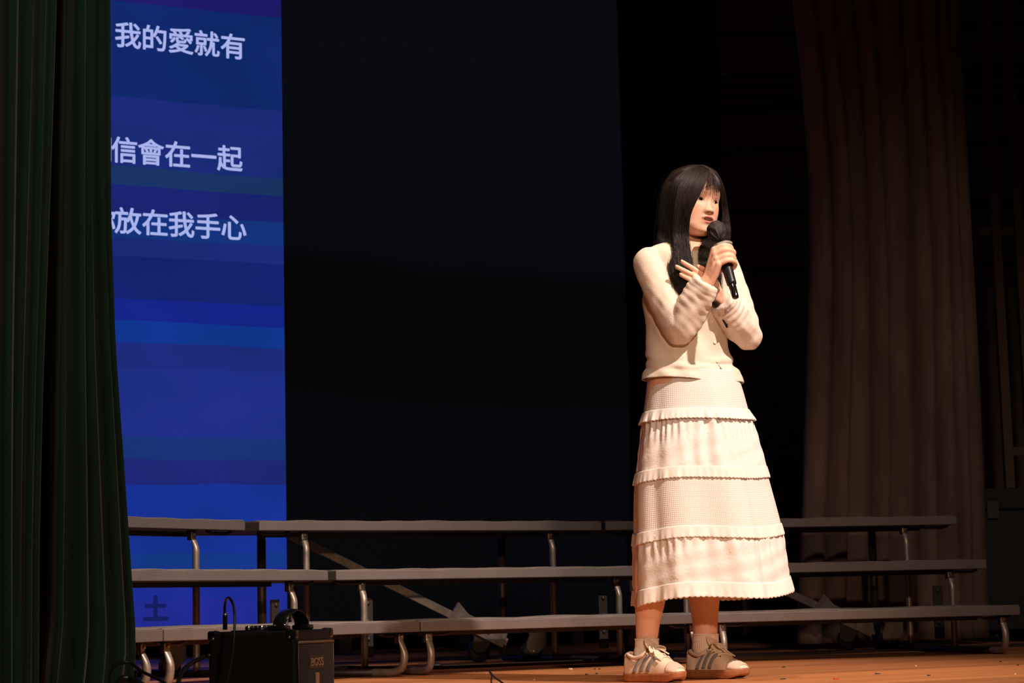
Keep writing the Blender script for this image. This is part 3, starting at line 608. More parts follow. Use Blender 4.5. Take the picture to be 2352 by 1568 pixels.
def eyelet_mat(name, base, lace=False):
    t = NT(name); tc = t.n('TexCoord')
    vo = t.n('TexVoronoi', feature='F1', Scale=(150.0 if lace else 42.0)); t.l(tc.outputs['UV'], vo.inputs['Vector'])
    n1 = t.n('TexNoise', Scale=26.0, Detail=4.0, Roughness=0.6); t.l(tc.outputs['UV'], n1.inputs['Vector'])
    n2 = t.n('TexNoise', Scale=(220.0 if lace else 120.0), Detail=3.0); t.l(tc.outputs['UV'], n2.inputs['Vector'])
    dk = tuple(c * 0.62 for c in base)
    mx = t.n('MixRGB'); t.l(t.ramp(vo.outputs['Distance'], [(0.05, (1, 1, 1)), (0.10 if not lace else 0.3, (0, 0, 0))]), mx.inputs['Fac'])
    t.l(t.ramp(n1.outputs['Fac'], [(0.3, tuple(c * 0.95 for c in base)), (0.7, base)]), mx.inputs['Color1']); mx.inputs['Color2'].default_value = (*dk, 1)
    if lace: mx.inputs['Color2'].default_value = (*[c * 0.84 for c in base], 1)
    t.l(mx.outputs[0], t.b.inputs['Base Color']); t.set(Roughness=0.9, Specular_IOR_Level=0.1, Sheen_Weight=0.1)
    ad = t.n('Math', operation='ADD'); ml = t.n('Math', operation='MULTIPLY'); ml.inputs[1].default_value = 0.35; t.l(n2.outputs['Fac'], ml.inputs[0]); t.l(n1.outputs['Fac'], ad.inputs[0]); t.l(ml.outputs[0], ad.inputs[1])
    t.bump(ad.outputs[0], 0.4 if not lace else 0.22, 0.005 if not lace else 0.002); return t.m
def knit_mat():
    t = NT('lace_knit'); v = t.coords('Object'); a = t.n('Attribute', attribute_name='tint')
    n0 = t.n('TexNoise', Scale=18.0, Detail=3.0); t.l(v, n0.inputs['Vector'])
    wp = t.n('MixRGB'); wp.inputs['Fac'].default_value = 0.04; t.l(v, wp.inputs['Color1']); t.l(n0.outputs['Color'], wp.inputs['Color2'])
    vo = t.n('TexVoronoi', feature='DISTANCE_TO_EDGE', Scale=210.0); t.l(wp.outputs[0], vo.inputs['Vector'])
    vo2 = t.n('TexVoronoi', feature='DISTANCE_TO_EDGE', Scale=240.0); t.l(wp.outputs[0], vo2.inputs['Vector'])
    thr = t.ramp(vo.outputs['Distance'], [(0.02, (1, 1, 1)), (0.22, (0, 0, 0))])
    sp = t.n('SeparateXYZ'); t.l(a.outputs['Color'], sp.inputs[0])
    hf = t.n('Math', operation='MULTIPLY'); hf.inputs[1].default_value = 0.55; t.l(thr, hf.inputs[0])
    mx = t.n('MixRGB'); t.l(hf.outputs[0], mx.inputs['Fac']); mx.inputs['Color2'].default_value = (0.82, 0.74, 0.65, 1); t.l(a.outputs['Color'], mx.inputs['Color1'])
    t.l(mx.outputs[0], t.b.inputs['Base Color']); t.set(Roughness=0.9, Specular_IOR_Level=0.12, Sheen_Weight=0.15)
    n2 = t.n('TexNoise', Scale=170.0, Detail=5.0); t.l(v, n2.inputs['Vector'])
    ad = t.n('Math', operation='ADD'); t.l(thr, ad.inputs[0]); t.l(n2.outputs['Fac'], ad.inputs[1]); t.bump(ad.outputs[0], 0.22, 0.0009); return t.m
def hair_mat():
    t = NT('hair_dark_brown'); t.set(Base_Color=(0.020, 0.011, 0.008), Roughness=0.45, Specular_IOR_Level=0.45); 
    v = t.coords('Object', (1, 1, 0.2)); nz = t.n('TexNoise', Scale=90.0, Detail=3.0); t.l(v, nz.inputs['Vector'])
    t.l(t.ramp(nz.outputs['Fac'], [(0.35, (0.009, 0.0055, 0.004)), (0.7, (0.028, 0.0155, 0.011))]), t.b.inputs['Base Color']); return t.m
MSK, MWF, MEY, MLC, MKN, MH = skin_mat(), waffle_mat(), eyelet_mat('eyelet_cotton', (0.88, 0.82, 0.78)), eyelet_mat('lace_trim', (0.90, 0.84, 0.79), True), knit_mat(), hair_mat()
SKIN = np.array([0.84, 0.505, 0.36])

# --- head, modelled chin at z 0, crown at z 0.2, face towards -y
HZ = 0.2
_t = [0, .04, .1, .18, .28, .4, .5, .6, .7, .8, .88, .95, 1.0]
_w = [.020, .039, .054, .065, .073, .0750, .0715, .072, .071, .067, .057, .040, .004]
_f = [.070, .079, .083, .083, .083, .083, .084, .086, .086, .080, .068, .045, .004]
_b = [-.03, -.012, .01, .038, .068, .086, .095, .100, .099, .091, .077, .052, .004]
def gau(x, s): return np.exp(-0.5 * (x / s) ** 2)
def face_disp(x, z):
    ax = np.abs(x)
    d = -0.0055 * gau(ax - .030, .014) * gau(z - .097, .009)                       # eye hollows
    d += 0.0025 * gau(ax - .030, .016) * gau(z - .114, .008)                       # brows
    d += 0.0035 * gau(ax - .036, .017) * gau(z - .072, .016)                       # cheeks
    br = np.clip((.108 - z) / .040, 0, 1)
    d += (.0028 + .0105 * br ** 1.3) * gau(x, .0060 + .0038 * br) * smoothstep(.0535, .0645, z) * (1 - smoothstep(.098, .116, z))   # nose ridge
    d += 0.0058 * gau(ax - .0122, .0046) * gau(z - .0648, .0056)                   # wings
    d -= 0.0020 * gau(ax - .0066, .0028) * gau(z - .0600, .0022)                   # nostrils
    d += 0.0042 * gau(x, .0075) * gau(z - .0680, .0058)                            # tip
    x = x - .0035; ax = np.abs(x)                                                  # mouth drawn to one side while singing
    d += 0.0055 * gau(x, .021) * gau(z - .048, .012)                               # muzzle
    up = .0475 + .0012 * gau(ax - .006, .004) - .10 * np.clip(ax - .009, 0, 1)
    d += 0.0034 * gau(x, .0150) * gau(z - up, .0034)
    d += 0.0038 * gau(x, .0140) * gau(z - .0350, .0040)
    d -= 0.0090 * (1 - smoothstep(.010, .0205, ax)) * gau(z - .0415, .0024 * np.clip(1.15 - (ax / .020) ** 2, .35, 1))        # parted lips
    d -= 0.0020 * gau(x, .014) * gau(z - .0255, .004)
    x = x + .0035
    d += 0.0040 * gau(x, .014) * gau(z - .010, .009)                               # chin
    return d
def head_mid(b): return -.045 * (1 - smoothstep(-.03, .075, b))
def face_y(x, z):                  # front surface
    t = np.asarray(z, float) / HZ; w = sinterp(_t, _w, t); f = sinterp(_t, _f, t); n = 2.25; y0 = head_mid(sinterp(_t, _b, t))
    return y0 - (f + y0) * np.clip(1 - (np.abs(x) / w) ** n, 0, 1) ** (1 / n) - face_disp(x, z)
def head_grid(nu=150, nv=150, off=0.0):
    th = np.linspace(0, 2 * math.pi, nu, endpoint=False); V = []
    for t in (0.5 - 0.5 * np.cos(np.linspace(0.02, 0.98, nv) * math.pi)):
        w, f, b = sinterp(_t, _w, t), sinterp(_t, _f, t), sinterp(_t, _b, t); n = 2.25
        c, s = np.cos(th), np.sin(th); e = 2 / n
        x = (w + off) * np.sign(c) * np.abs(c) ** e
        y0 = head_mid(b)
        y = y0 + np.where(s < 0, -(f + off + y0) * np.abs(s) ** e, (b + off - y0) * np.abs(s) ** e)
        z = np.full(nu, t * (HZ + off) )
        m = smoothstep(0.0, 0.35, -s); y = y - m * face_disp(x, z) * (off == 0)
        V.append(np.stack([x, y, z], 1))
    V = np.vstack(V); Fc = grid_faces(nu, nv); Fc.append(tuple(range(nu))[::-1]); Fc.append(tuple(range((nv - 1) * nu, nv * nu)))
    return V, Fc
HYAW, HROLL, HTILT = math.radians(32), math.radians(8), math.radians(1); HSC = 1.05
RH = _ry(HROLL) @ _rz(HYAW) @ _rx(HTILT)
HO = L(1630, 458.5, -0.082) - RH @ np.array([0, -0.086, 0.097]) * HSC
FL, FU = 1.10, 0.93                # lower half of the face a little longer, skull a little lower
def H2L(P):
    P = np.array(P, float); z = P[..., 2]; P[..., 2] = np.where(z < .097, .097 + (z - .097) * FL, .097 + (z - .097) * FU); return P * HSC @ RH.T + HO
def L2H(P):
    P = (np.asarray(P) - HO) @ RH / HSC; z = P[..., 2]; P[..., 2] = np.where(z < .097, .097 + (z - .097) / FL, .097 + (z - .097) / FU); return P

# --- torso
TA = math.radians(30); LT = np.array([math.cos(TA), math.sin(TA), 0]); FR = np.array([math.sin(TA), -math.cos(TA), 0])
TR = [(552, 1556, 1628), (560, 1524, 1640), (568, 1499, 1655), (580, 1481, 1670), (598, 1472, 1680), (625, 1472, 1682), (660, 1477, 1681), (700, 1477, 1680), (740, 1478, 1678), (780, 1482, 1676), (815, 1485, 1679), (835, 1485, 1684), (850, 1484, 1692), (868, 1482, 1700), (886, 1479, 1708)]
def torso_rings(inset, n=72, lo=0, hi=9999, ratio=0.68):
    ys = np.array([r[0] for r in TR], float); V = []; m = 60; yy = np.linspace(max(ys[0], lo), min(ys[-1], hi), m)
    for y in yy:
        l, r = sinterp(ys, [q[1] for q in TR], y), sinterp(ys, [q[2] for q in TR], y)
        a, b = L(l, y), L(r, y); c = (a + b) / 2; W = (b - a)[0] / 2
        A = W / math.sqrt(math.cos(TA) ** 2 + (ratio * math.sin(TA)) ** 2) - inset; B = ratio * A + 0.0
        bust = 0.012 * gau(y - 690, 40)
        th = np.linspace(0, 2 * math.pi, n, endpoint=False)
        fb = B + bust * np.clip(np.sin(th), 0, 1) ** 2
        V.append(c + (A * np.cos(th))[:, None] * LT + (fb * np.sin(th))[:, None] * FR)
    V = np.vstack(V); Fc = grid_faces(n, m); Fc.append(tuple(range(n))[::-1]); Fc.append(tuple(range((m - 1) * n, m * n)))
    return V, Fc
def capsule(P, R, n=None, seg=18):
    P = np.asarray(P, float); n = n or 8 * (len(P) - 1) + 1
    Q = catmull(P, n); r = np.interp(np.linspace(0, len(P) - 1, n), np.arange(len(P)), R); return tube(Q, r, seg, 'round')

RS, RE, RW = L(1489, 603, -0.072), L(1560, 753, -0.138), L(1629, 640, -0.205)
LS, LE, LW = L(1663, 606, 0.06), L(1717, 771, -0.005), L(1654, 688, -0.105)
# microphone axis
M0, M1 = L(1645, 528, -0.150), L(1690, 684, -0.265); MA = (M0 - M1); MLEN = np.linalg.norm(MA); MA /= MLEN
E2 = np.array([0, -1.0, 0]) - MA * (np.array([0, -1.0, 0]) @ MA); E2 /= np.linalg.norm(E2); E1 = np.cross(E2, MA); E1 *= np.sign(E1[0]); 
def mic_pt(s, th, r): a = math.radians(th); return M1 + MA * s + (E1 * math.cos(a) + E2 * math.sin(a)) * r
body = []
hv, hf = head_grid(); body.append((H2L(hv), hf))
body.append(capsule([H2L((0, 0.020, 0.050)), H2L((0, 0.022, 0.0)), L(1588, 572, 0.015), L(1585, 600, 0.01)], [.046, .044, .046, .052]))
body.append(torso_rings(0.010))
body.append(capsule([L(1590, 640, 0), L(1588, 850, 0), L(1600, 930, 0)], [.085, .08, .10]))
body.append(capsule([RS, (RS + RE) / 2 + np.array([-.004, 0, 0]), RE], [.042, .038, .034])); body.append(capsule([RE, (RE * .6 + RW * .4), RW], [.035, .033, .022]))
body.append(capsule([LS, (LS + LE) / 2, LE], [.042, .038, .034])); body.append(capsule([LE, (LE * .6 + LW * .4), LW], [.035, .033, .022]))
# right fist around the microphone
fs = [(0.178, .0087), (0.1585, .0090), (0.139, .0086), (0.121, .0075)]
mcp = []
for k, (s, r) in enumerate(fs):
    q = 0.004 * (k == 1)
    kn = mic_pt(s - .004, 138, .036); mcp.append(kn)
    body.append(capsule([kn, mic_pt(s, 82, .031 + q), mic_pt(s, 28, .0290 + q), mic_pt(s, -30, .0262), mic_pt(s, -85, .0258), mic_pt(s + .002, -125, .0262)], [r * 1.15, r * 1.05, r * 1.06, r, r * .97, r * .85], 36, 14))
    body.append(capsule([kn, kn * .45 + (RW + MA * (s - .15) * .5) * .55, RW + MA * (s - .15) * .45], [.0115, .0135, .015], 12, 14))
body.append(capsule([RW, mic_pt(.115, 195, .038), mic_pt(.145, 205, .036), mic_pt(.172, 225, .031), mic_pt(.188, 250, .029)], [.018, .0155, .0125, .0105, .0088], 30, 14))
body.append(capsule([RW, mic_pt(.12, 160, .036), mic_pt(.15, 165, .034)], [.020, .017, .014], 14, 14))
# left hand laid on the chest
lh = [([(1640, 652, -0.128), (1618, 635, -0.156), (1591, 616, -0.171), (1567, 601, -0.174)], [.0105, .0092, .0080, .0066]),
      ([(1640, 660, -0.128), (1616, 645, -0.158), (1586, 629, -0.174), (1555, 613, -0.176)], [.0108, .0095, .0084, .0070]),
      ([(1636, 669, -0.126), (1612, 657, -0.156), (1588, 644, -0.171), (1564, 631, -0.173)], [.0105, .0090, .0079, .0066]),
      ([(1630, 678, -0.124), (1612, 671, -0.148), (1598, 663, -0.162), (1585, 655, -0.164)], [.0095, .0080, .0070, .0058]),
      ([(1650, 668, -0.121), (1640, 643, -0.134), (1620, 622, -0.144), (1604, 612, -0.151)], [.0125, .0110, .0090, .0072])]
tips = []
for P, R in lh:
    Q = Ls(P); body.append(capsule(Q, R, 28, 14)); body.append(capsule([LW, (LW + Q[0]) / 2, Q[0]], [.020, .016, R[0] * 1.1], 10, 14)); tips.append((Q[-2], Q[-1], R[-1]))
# legs and feet
legs = [([(1545, 880, -.03), (1515, 1100, -.05), (1503, 1235, -.060), (1495, 1310, -.052), (1493, 1372, -.048), (1488, 1430, -.050), (1485, 1475, -.055), (1484, 1510, -.060)], [.080, .068, .054, .0535, .0495, .038, .0325, .034]),
        ([(1630, 880, .05), (1628, 1100, .09), (1620, 1235, .10), (1617, 1310, .115), (1617.5, 1368, .118), (1619, 1420, .117), (1621, 1462, .113), (1622, 1500, .108)], [.080, .068, .055, .054, .0505, .042, .0375, .036])]
for P, R in legs: body.append(capsule(Ls(P), R, 60, 28))
SH_ANG = math.radians(-43)
def heel_origin(px, py): c = on_floor(px, py) - GP; d = np.array([math.cos(SH_ANG), math.sin(SH_ANG)]) * 0.114; return np.array([c @ RT - d[0], c @ HD - d[1], 0])
HOR, HOL = heel_origin(1505.5, 1565.5), heel_origin(1648, 1557.5)
SD = np.array([math.cos(SH_ANG), math.sin(SH_ANG), 0])
for o, (P, R) in zip((HOR, HOL), legs): body.append(capsule([L(*P[-1]), o + SD * .09 + np.array([0, 0, .046]), o + SD * .165 + np.array([0, 0, .030])], [.026, .019, .013], 16, 18))

def body_weight(V):                # keep the modelled face crisp
    h = L2H(V); w = np.ones(len(V)); w[(h[:, 2] > 0.008) & (h[:, 1] < -0.02) & (np.abs(h[:, 0]) < .1) & (h[:, 1] > -.13) & (h[:, 2] < .21)] = 0.12; w[np.linalg.norm(V - (M1 + MA * .15), axis=1) < .085] = 0.35; return w
BV, BF = remesh(body, 0.0022, 4, 0.5, body_weight)
# skin colouring: lips, blush, knuckles
h = L2H(BV); tint = np.tile(SKIN, (len(BV), 1)); onface = (h[:, 1] < -0.045) & (h[:, 2] > 0) & (h[:, 2] < .2) & (np.abs(h[:, 0]) < .075)
x, z = h[:, 0], h[:, 2]; ax = np.abs(x)
def mixc(m, c): 
    global tint
    m = (np.clip(m, 0, 1) * onface)[:, None]; tint = tint * (1 - m) + np.array(c) * m
mixc(0.45 * gau(ax - .040, .018) * gau(z - .072, .015), (0.80, 0.33, 0.22))
x = x - .0035; ax = np.abs(x)
zu = .0520 + .0008 * gau(ax - .005, .003) - .40 * np.clip(ax - .006, 0, 1) ** 1.02; zl = .0295 + .52 * np.clip(ax - .007, 0, 1)
mixc(smoothstep(0, .0016, zu - z) * smoothstep(0, .0016, z - zl) * (1 - smoothstep(.0225, .0255, ax)), (0.54, 0.20, 0.165))
mixc((1 - smoothstep(.013, .0215, ax)) * gau(z - .0415, .0021 * np.clip(1.15 - (ax / .020) ** 2, .35, 1)) * 1.2, (0.07, 0.014, 0.010))
x = x + .0035; ax = np.abs(x)
mixc(0.9 * gau(ax - .0068, .0026) * gau(z - .0597, .0016), (0.16, 0.05, 0.03))
mixc(0.45 * gau(z - .1185 - .06 * (ax - .03) * (ax < .03), .0022) * smoothstep(.013, .017, ax) * (1 - smoothstep(.046, .052, ax)), (0.10, 0.055, 0.04))
person = quad_obj('person', BV, BF, MSK, None, tint); person.location = tuple(GP); person.rotation_euler = (0, 0, -YAW)
tag(person, 'young singer in cream lace cardigan and tiered skirt, holding a microphone', 'person')

# --- eyes, lashes, teeth, nails
def face_patch(fx, nu, nv, off):   # fx(u,v)->(x,z) in head space
    V = []
    for b in range(nv):
        for a in range(nu):
            x, z = fx(a / (nu - 1), b / (nv - 1)); V.append((x, float(face_y(x, z)) - off(a / (nu - 1), b / (nv - 1)), z))
    return H2L(np.array(V)), grid_faces(nu, nv, False)
MEW = plain('eye_white', (0.60, 0.52, 0.46), 0.2); MIR = plain('eye_iris', (0.010, 0.006, 0.004), 0.06, 0, 0, 30, 0, 0.8); MLS = plain('lash_black', (0.010, 0.006, 0.005), 0.6); MTE = plain('tooth_white', (0.80, 0.74, 0.66), 0.25)
for s in (-1, 1):
    cx_, cz_, hw = s * .0288, .0955, .0118
    def lid(u):                    # almond: u from inner to outer corner
        q = 2 * u - 1; x = cx_ + s * hw * q; base = cz_ + .0015 * q
        return x, base + .0041 * (1 - abs(q) ** 2.2), base - .0030 * (1 - abs(q) ** 2.4)
    def fx(u, v): x, a, b = lid(u); return x, b + (a - b) * v
    V, Fc = face_patch(fx, 21, 9, lambda u, v: 0.0006 + 0.0014 * math.sin(math.pi * u) * math.sin(math.pi * v))
    ey = obj('eye', V, Fc, MEW, person)
    ix = cx_ + .0024
    def fi(u, v):
        r = .0057 * v; a = 2 * math.pi * u; x = ix + r * math.cos(a); q = np.clip((x - cx_) * s / hw * .5 + .5, 0.001, .999); _, a1, b1 = lid(q); return x, min(max(cz_ + .0012 + r * math.sin(a), b1), a1)
    V, Fc = face_patch(fi, 25, 6, lambda u, v: 0.0022 + 0.0003 * (1 - v)); obj('iris', V, Fc, MIR, ey)
    P = [(lid(u)[0], lid(u)[1]) for u in np.linspace(0, 1, 13)]; P.append((P[-1][0] + s * .0028, P[-1][1] + .0004))
    P3 = H2L(np.array([(a, float(face_y(a, b)) - .0016, b) for a, b in P])); obj('eyelashes', *tube(P3, np.linspace(.0004, .0009, len(P3)), 8), MLS, ey)
    P = [(lid(u)[0], lid(u)[1] + .0034) for u in np.linspace(0.08, 1, 11)]
    P3 = H2L(np.array([(a, float(face_y(a, b)) - .0004, b) for a, b in P])); obj('eyelid_fold', *tube(P3, .0005, 6), plain('lid_brown', (0.30, 0.13, 0.08), 0.6), ey)
for k in range(6):
    x = (-2.5 + k) * .0046 + .0035; y = float(face_y(0.0035, .052)) + .0078 + 9 * (x - .0035) ** 2
    bevel(obj('tooth', H2L(box(x - .0021, x + .0021, y - .0016, y + .0016, .0420, .0455)[0]), box(0, 1, 0, 1, 0, 1)[1], MTE, person), .0008)
MNA = plain('nail_pink', (0.80, 0.46, 0.36), 0.25)
for a, b, r in tips[:4]:
    d = (b - a) / np.linalg.norm(b - a); n = np.array([0.1, -1, 0.25]); n = n - d * (n @ d); n /= np.linalg.norm(n)
    obj('fingernail', *ball(b + n * r * .78 + d * .001, (r * .60, r * .95, r * .28), 14, 8, np.stack([np.cross(d, n), d, n], 1)), MNA, person)

# --- cardigan
def sleeve(P, R, n, wr, seg=40, capr=1.0):
    P = catmull(P, n); r = np.interp(np.linspace(0, len(R) - 1, n), np.arange(len(R)), R)
    return tube(P, r, seg, 'flat', 1.0, wr)
def wr_fore(t, th):                # ruched towards the cuff
    k = smoothstep(0.25, 0.75, t); return 1 + k * 0.065 * math.sin(t * 62 + 0.0) * (0.6 + 0.4 * np.sin(th + 1.0)) + 0.035 * np.sin(3 * th + t * 9) + 0.02 * np.sin(5 * th - t * 14)
def wr_up(t, th): return 1 + 0.03 * np.sin(2 * th + t * 8) + 0.03 * np.sin(3 * th - t * 11) * t + 0.018 * np.sin(t * 30 + 2 * th) * smoothstep(.5, 1, t)
card = [torso_rings(0.0)]
card.append(ball(RS + np.array([.012, .008, -.002]), (.056, .054, .052), 28, 18))
card.append(sleeve([RS + np.array([.014, .01, .0]), RS, RS * .6 + RE * .4, RS * .25 + RE * .75, RE, RE + np.array([.008, 0, -.004])], [.036, .049, .053, .054, .052, .044], 50, wr_up))
card.append(sleeve([RE + np.array([-.006, .01, -.012]), RE + np.array([.008, -.004, .006]), RE * .55 + RW * .45, RE * .25 + RW * .75, RE * .07 + RW * .93], [.046, .054, .052, .048, .045], 90, wr_fore))
card.append(ball(RE + np.array([0.002, 0, -.004]), (.050, .05, .048), 28, 18))
card.append(sleeve([LS + np.array([-.02, 0, .012]), LS, LS * .6 + LE * .4, LS * .25 + LE * .75, LE], [.030, .044, .047, .048, .044], 50, wr_up))
card.append(sleeve([LE + np.array([.004, 0, -.004]), LE * .8 + LW * .2, LE * .5 + LW * .5, LE * .2 + LW * .8, LE * .02 + LW * .98], [.042, .050, .050, .046, .042], 70, wr_fore))
card.append(ball(LE + np.array([.004, 0, -.003]), (.043, .045, .043), 28, 18))
def card_weight(V): return np.clip(0.16 + np.exp(-(np.minimum(np.linalg.norm(V - RS, axis=1), np.linalg.norm(V - LS, axis=1)) / .10) ** 4), 0, 1)
CV, CF = remesh(card, 0.0030, 24, 0.5, card_weight)
# wrinkles and knitted folds on the body of the cardigan
P = px_of(CV)
def seg_d(V, a, b):
    d = b - a; t = np.clip(((V - a) @ d) / (d @ d), 0, 1); return np.linalg.norm(V - a - t[:, None] * d, axis=1)
dar = np.minimum(seg_d(CV, RS, RE), seg_d(CV, RE, RW)); dal = np.minimum(seg_d(CV, LS, LE), seg_d(CV, LE, LW)); arm = np.clip(1 - (np.minimum(dar, dal) - .050) / .02, 0, 1) * smoothstep(585, 660, P[:, 1])
c2 = CV - L(1585, 740); ang = np.arctan2(c2[:, :2] @ FR[:2], c2[:, :2] @ LT[:2]); fr_ = (c2[:, :2] @ FR[:2] > 0)
N2 = np.stack([c2[:, 0], c2[:, 1], 0 * c2[:, 0]], 1); N2 /= np.linalg.norm(N2, axis=1)[:, None] + 1e-9
fold = 0.006 * gau(P[:, 1] - 822 - 14 * np.sin((P[:, 0] - 1500) / 60), 7) + 0.004 * gau(P[:, 1] - 843 - .06 * (P[:, 0] - 1590), 6) - 0.006 * gau(P[:, 1] - 832 - .08 * (P[:, 0] - 1590), 5)
fold += 0.003 * np.sin(P[:, 0] / 17 + P[:, 1] / 31) * smoothstep(640, 700, P[:, 1]) + 0.0025 * np.sin(P[:, 0] / 9 - P[:, 1] / 14)
plx = np.interp(P[:, 1], [600, 740, 832, 870], [1618, 1641, 1652, 1648]); plk = gau(P[:, 0] - plx, 6) * fr_ * smoothstep(640, 660, P[:, 1])
NA = CV - np.where((dar < dal)[:, None], (RS + RE + RE + RW) / 4, (LS + LE + LE + LW) / 4); NA /= np.linalg.norm(NA, axis=1)[:, None] + 1e-9
drag = 0.0020 * np.sin(P[:, 0] / 6.5 + P[:, 1] / 11) * np.sin(P[:, 0] / 23 - P[:, 1] / 17) + 0.0010 * np.sin(P[:, 0] / 4.1 - P[:, 1] / 5.3) * np.sin(P[:, 1] / 21)
CV = CV + NA * (drag * arm)[:, None]
CV = CV + N2 * ((fold * (1 - arm) + 0.0022 * plk) * smoothstep(596, 690, P[:, 1]))[:, None]
# neckline and the open vent below the lowest button
cen = P[np.asarray(CF)].mean(1); ce3 = CV[np.asarray(CF)].mean(1); front = ((ce3 - L(1585, 740))[:, :2] @ FR[:2]) > 0
nk_l = np.interp(cen[:, 1], [550, 585, 640, 690], [1566, 1578, 1594, 1612]); nk_r = np.interp(cen[:, 1], [550, 585, 640, 690], [1634, 1632, 1622, 1612])
keep = ~(front & (cen[:, 1] < 690) & (cen[:, 0] > nk_l) & (cen[:, 0] < nk_r) & (ce3[:, 1] > -.15) & (np.minimum(seg_d(ce3, RS, RE), np.minimum(seg_d(ce3, RE, RW), seg_d(ce3, LE, LW))) > .058))
vl = np.interp(cen[:, 1], [836, 884], [1653, 1648]); vr = np.interp(cen[:, 1], [836, 884], [1653, 1674]); keep &= ~(front & (cen[:, 1] > 836) & (cen[:, 0] > vl) & (cen[:, 0] < vr))
keep &= ce3[:, 2] > CV[:, 2].min() + .004
CF2 = np.asarray(CF)[keep]
low = smoothstep(838, 872, P[:, 1]) * (np.minimum(dar, dal) > .06); CV[:, 2] += low * (0.016 - 0.016 * np.exp(-((P[:, 0] - 1650) / 80.) ** 2)); CV += N2 * (low * 0.006)[:, None]
tc_ = np.tile(np.array([0.76, 0.67, 0.56]), (len(CV), 1)); tc_ = tc_ * (1 - .85 * arm[:, None]) + np.array([0.78, 0.62, 0.54]) * .85 * arm[:, None]
used = np.unique(CF2); rm = -np.ones(len(CV), int); rm[used] = np.arange(len(used))
cardigan = quad_obj('cardigan', CV[used], rm[CF2], MKN, person, tc_[used]); m = cardigan.modifiers.new('knit', 'SOLIDIFY'); m.thickness = .0022; m.offset = 0
cardigan['label'] = 'cream lace-knit cardigan with ruched sleeves'
MBt = plain('button_pearl', (0.85, 0.76, 0.62), 0.25)
def surf_front(px, py, Vv, Pp):    # nearest camera-side vertex under a sight line
    d = np.hypot(Pp[:, 0] - px, Pp[:, 1] - py); c = np.where(d < max(6, d.min() + 2))[0]; return Vv[c[np.argmin(Vv[c, 1])]]
PC = px_of(CV[used])
for px, py in ((1640, 738), (1646, 788), (1652, 831)):
    q = surf_front(px, py, CV[used], PC); V, Fc = lathe([(.0058, 0), (.0062, .0014), (.0050, .0026), (.0030, .0020), (.0008, .0020)], 18)
    obj('button', V @ basis((FR + np.array([0, 0, .05]))).T + q - FR * -.001, Fc, MBt, cardigan)
# shirt under the open neck
uv_, uf_ = torso_rings(0.0045, lo=588, hi=720); us = obj('undershirt', uv_, uf_, plain('shirt_ivory', (0.80, 0.74, 0.60), 0.85, 0, 0.05, 300, 0.2), person)
nk = []
for a in np.linspace(0, 2 * math.pi, 40, endpoint=False): nk.append(L(1587, 592, .004) + (LT * math.cos(a) * .068 + FR * math.sin(a) * .076) + np.array([0, 0, -.012 * math.sin(a)]))
nk = np.array(nk + [nk[0], nk[1]]); obj('neck_rib', *tube(nk, .0045, 10), plain('shirt_ivory', (0.80, 0.74, 0.60), 0.85), us)

# --- skirt
SKY = [855, 900, 950, 985, 1030, 1080, 1103, 1160, 1215, 1240, 1300, 1345, 1380]
SKL = [1488, 1482, 1475, 1471, 1464, 1458, 1455, 1453, 1453, 1452, 1452, 1454, 1457]
SKR = [1693, 1708, 1722, 1734, 1748, 1762, 1767, 1782, 1796, 1801, 1811, 1817, 1822]
SA = math.radians(22); SLT = np.array([math.cos(SA), math.sin(SA), 0]); SFR = np.array([math.sin(SA), -math.cos(SA), 0])
def skirt_pt(py, th, extra=0.0, dz=0.0):
    l, r = sinterp(SKY, SKL, py), sinterp(SKY, SKR, py); a, b = L(l, py), L(r, py); c = (a + b) / 2; Wd = (b - a)[0] / 2; ratio = 0.80
    A = Wd / math.sqrt(math.cos(SA) ** 2 + (ratio * math.sin(SA)) ** 2) + extra; B = A * ratio + extra * .2
    p = c + (A * np.cos(th))[:, None] * SLT + (B * np.sin(th))[:, None] * SFR
    q = np.clip((py - 860) / 500, 0, 1); p[:, 2] += dz + q * .045 * (p[:, 0] - c[0]) + q * .010 * np.sin(3 * th + 1.0) * (np.abs(dz) >= 0)
    return p
def big_fold(th, q): return q * (0.010 * np.sin(5 * th + .6) + 0.007 * np.sin(8 * th + 2.2) - 0.011 * np.exp(-((th - math.radians(155)) / .12) ** 2) - .008 * np.exp(-((th - math.radians(70)) / .09) ** 2))
skirt = empty('skirt'); skirt.parent = person; skirt['label'] = 'ankle-length cream tiered skirt with lace ruffles'
TH = np.linspace(0, 2 * math.pi, 640, endpoint=False)
def surf(name, rows, mat, parent, closed_uv=True, thick=.0015):
    n = len(TH); V = np.vstack(rows); U = []
    acc = np.zeros(n)
    base = rows[len(rows) // 2]; arc = np.concatenate([[0], np.cumsum(np.linalg.norm(np.diff(base, axis=0), axis=1))])
    for i, r in enumerate(rows):
        if i: acc = acc + np.linalg.norm(r - rows[i - 1], axis=1)
        U.append(np.stack([arc, acc], 1))
    o = quad_obj(name, V, np.array(grid_faces(n, len(rows))), mat, parent, None, np.vstack(U)); s = o.modifiers.new('cloth', 'SOLIDIFY'); s.thickness = thick; s.offset = -1; return o
tiers = [(856, 962, 0), (958, 1096, 1), (1090, 1230, 0), (1226, 1352, 1)]
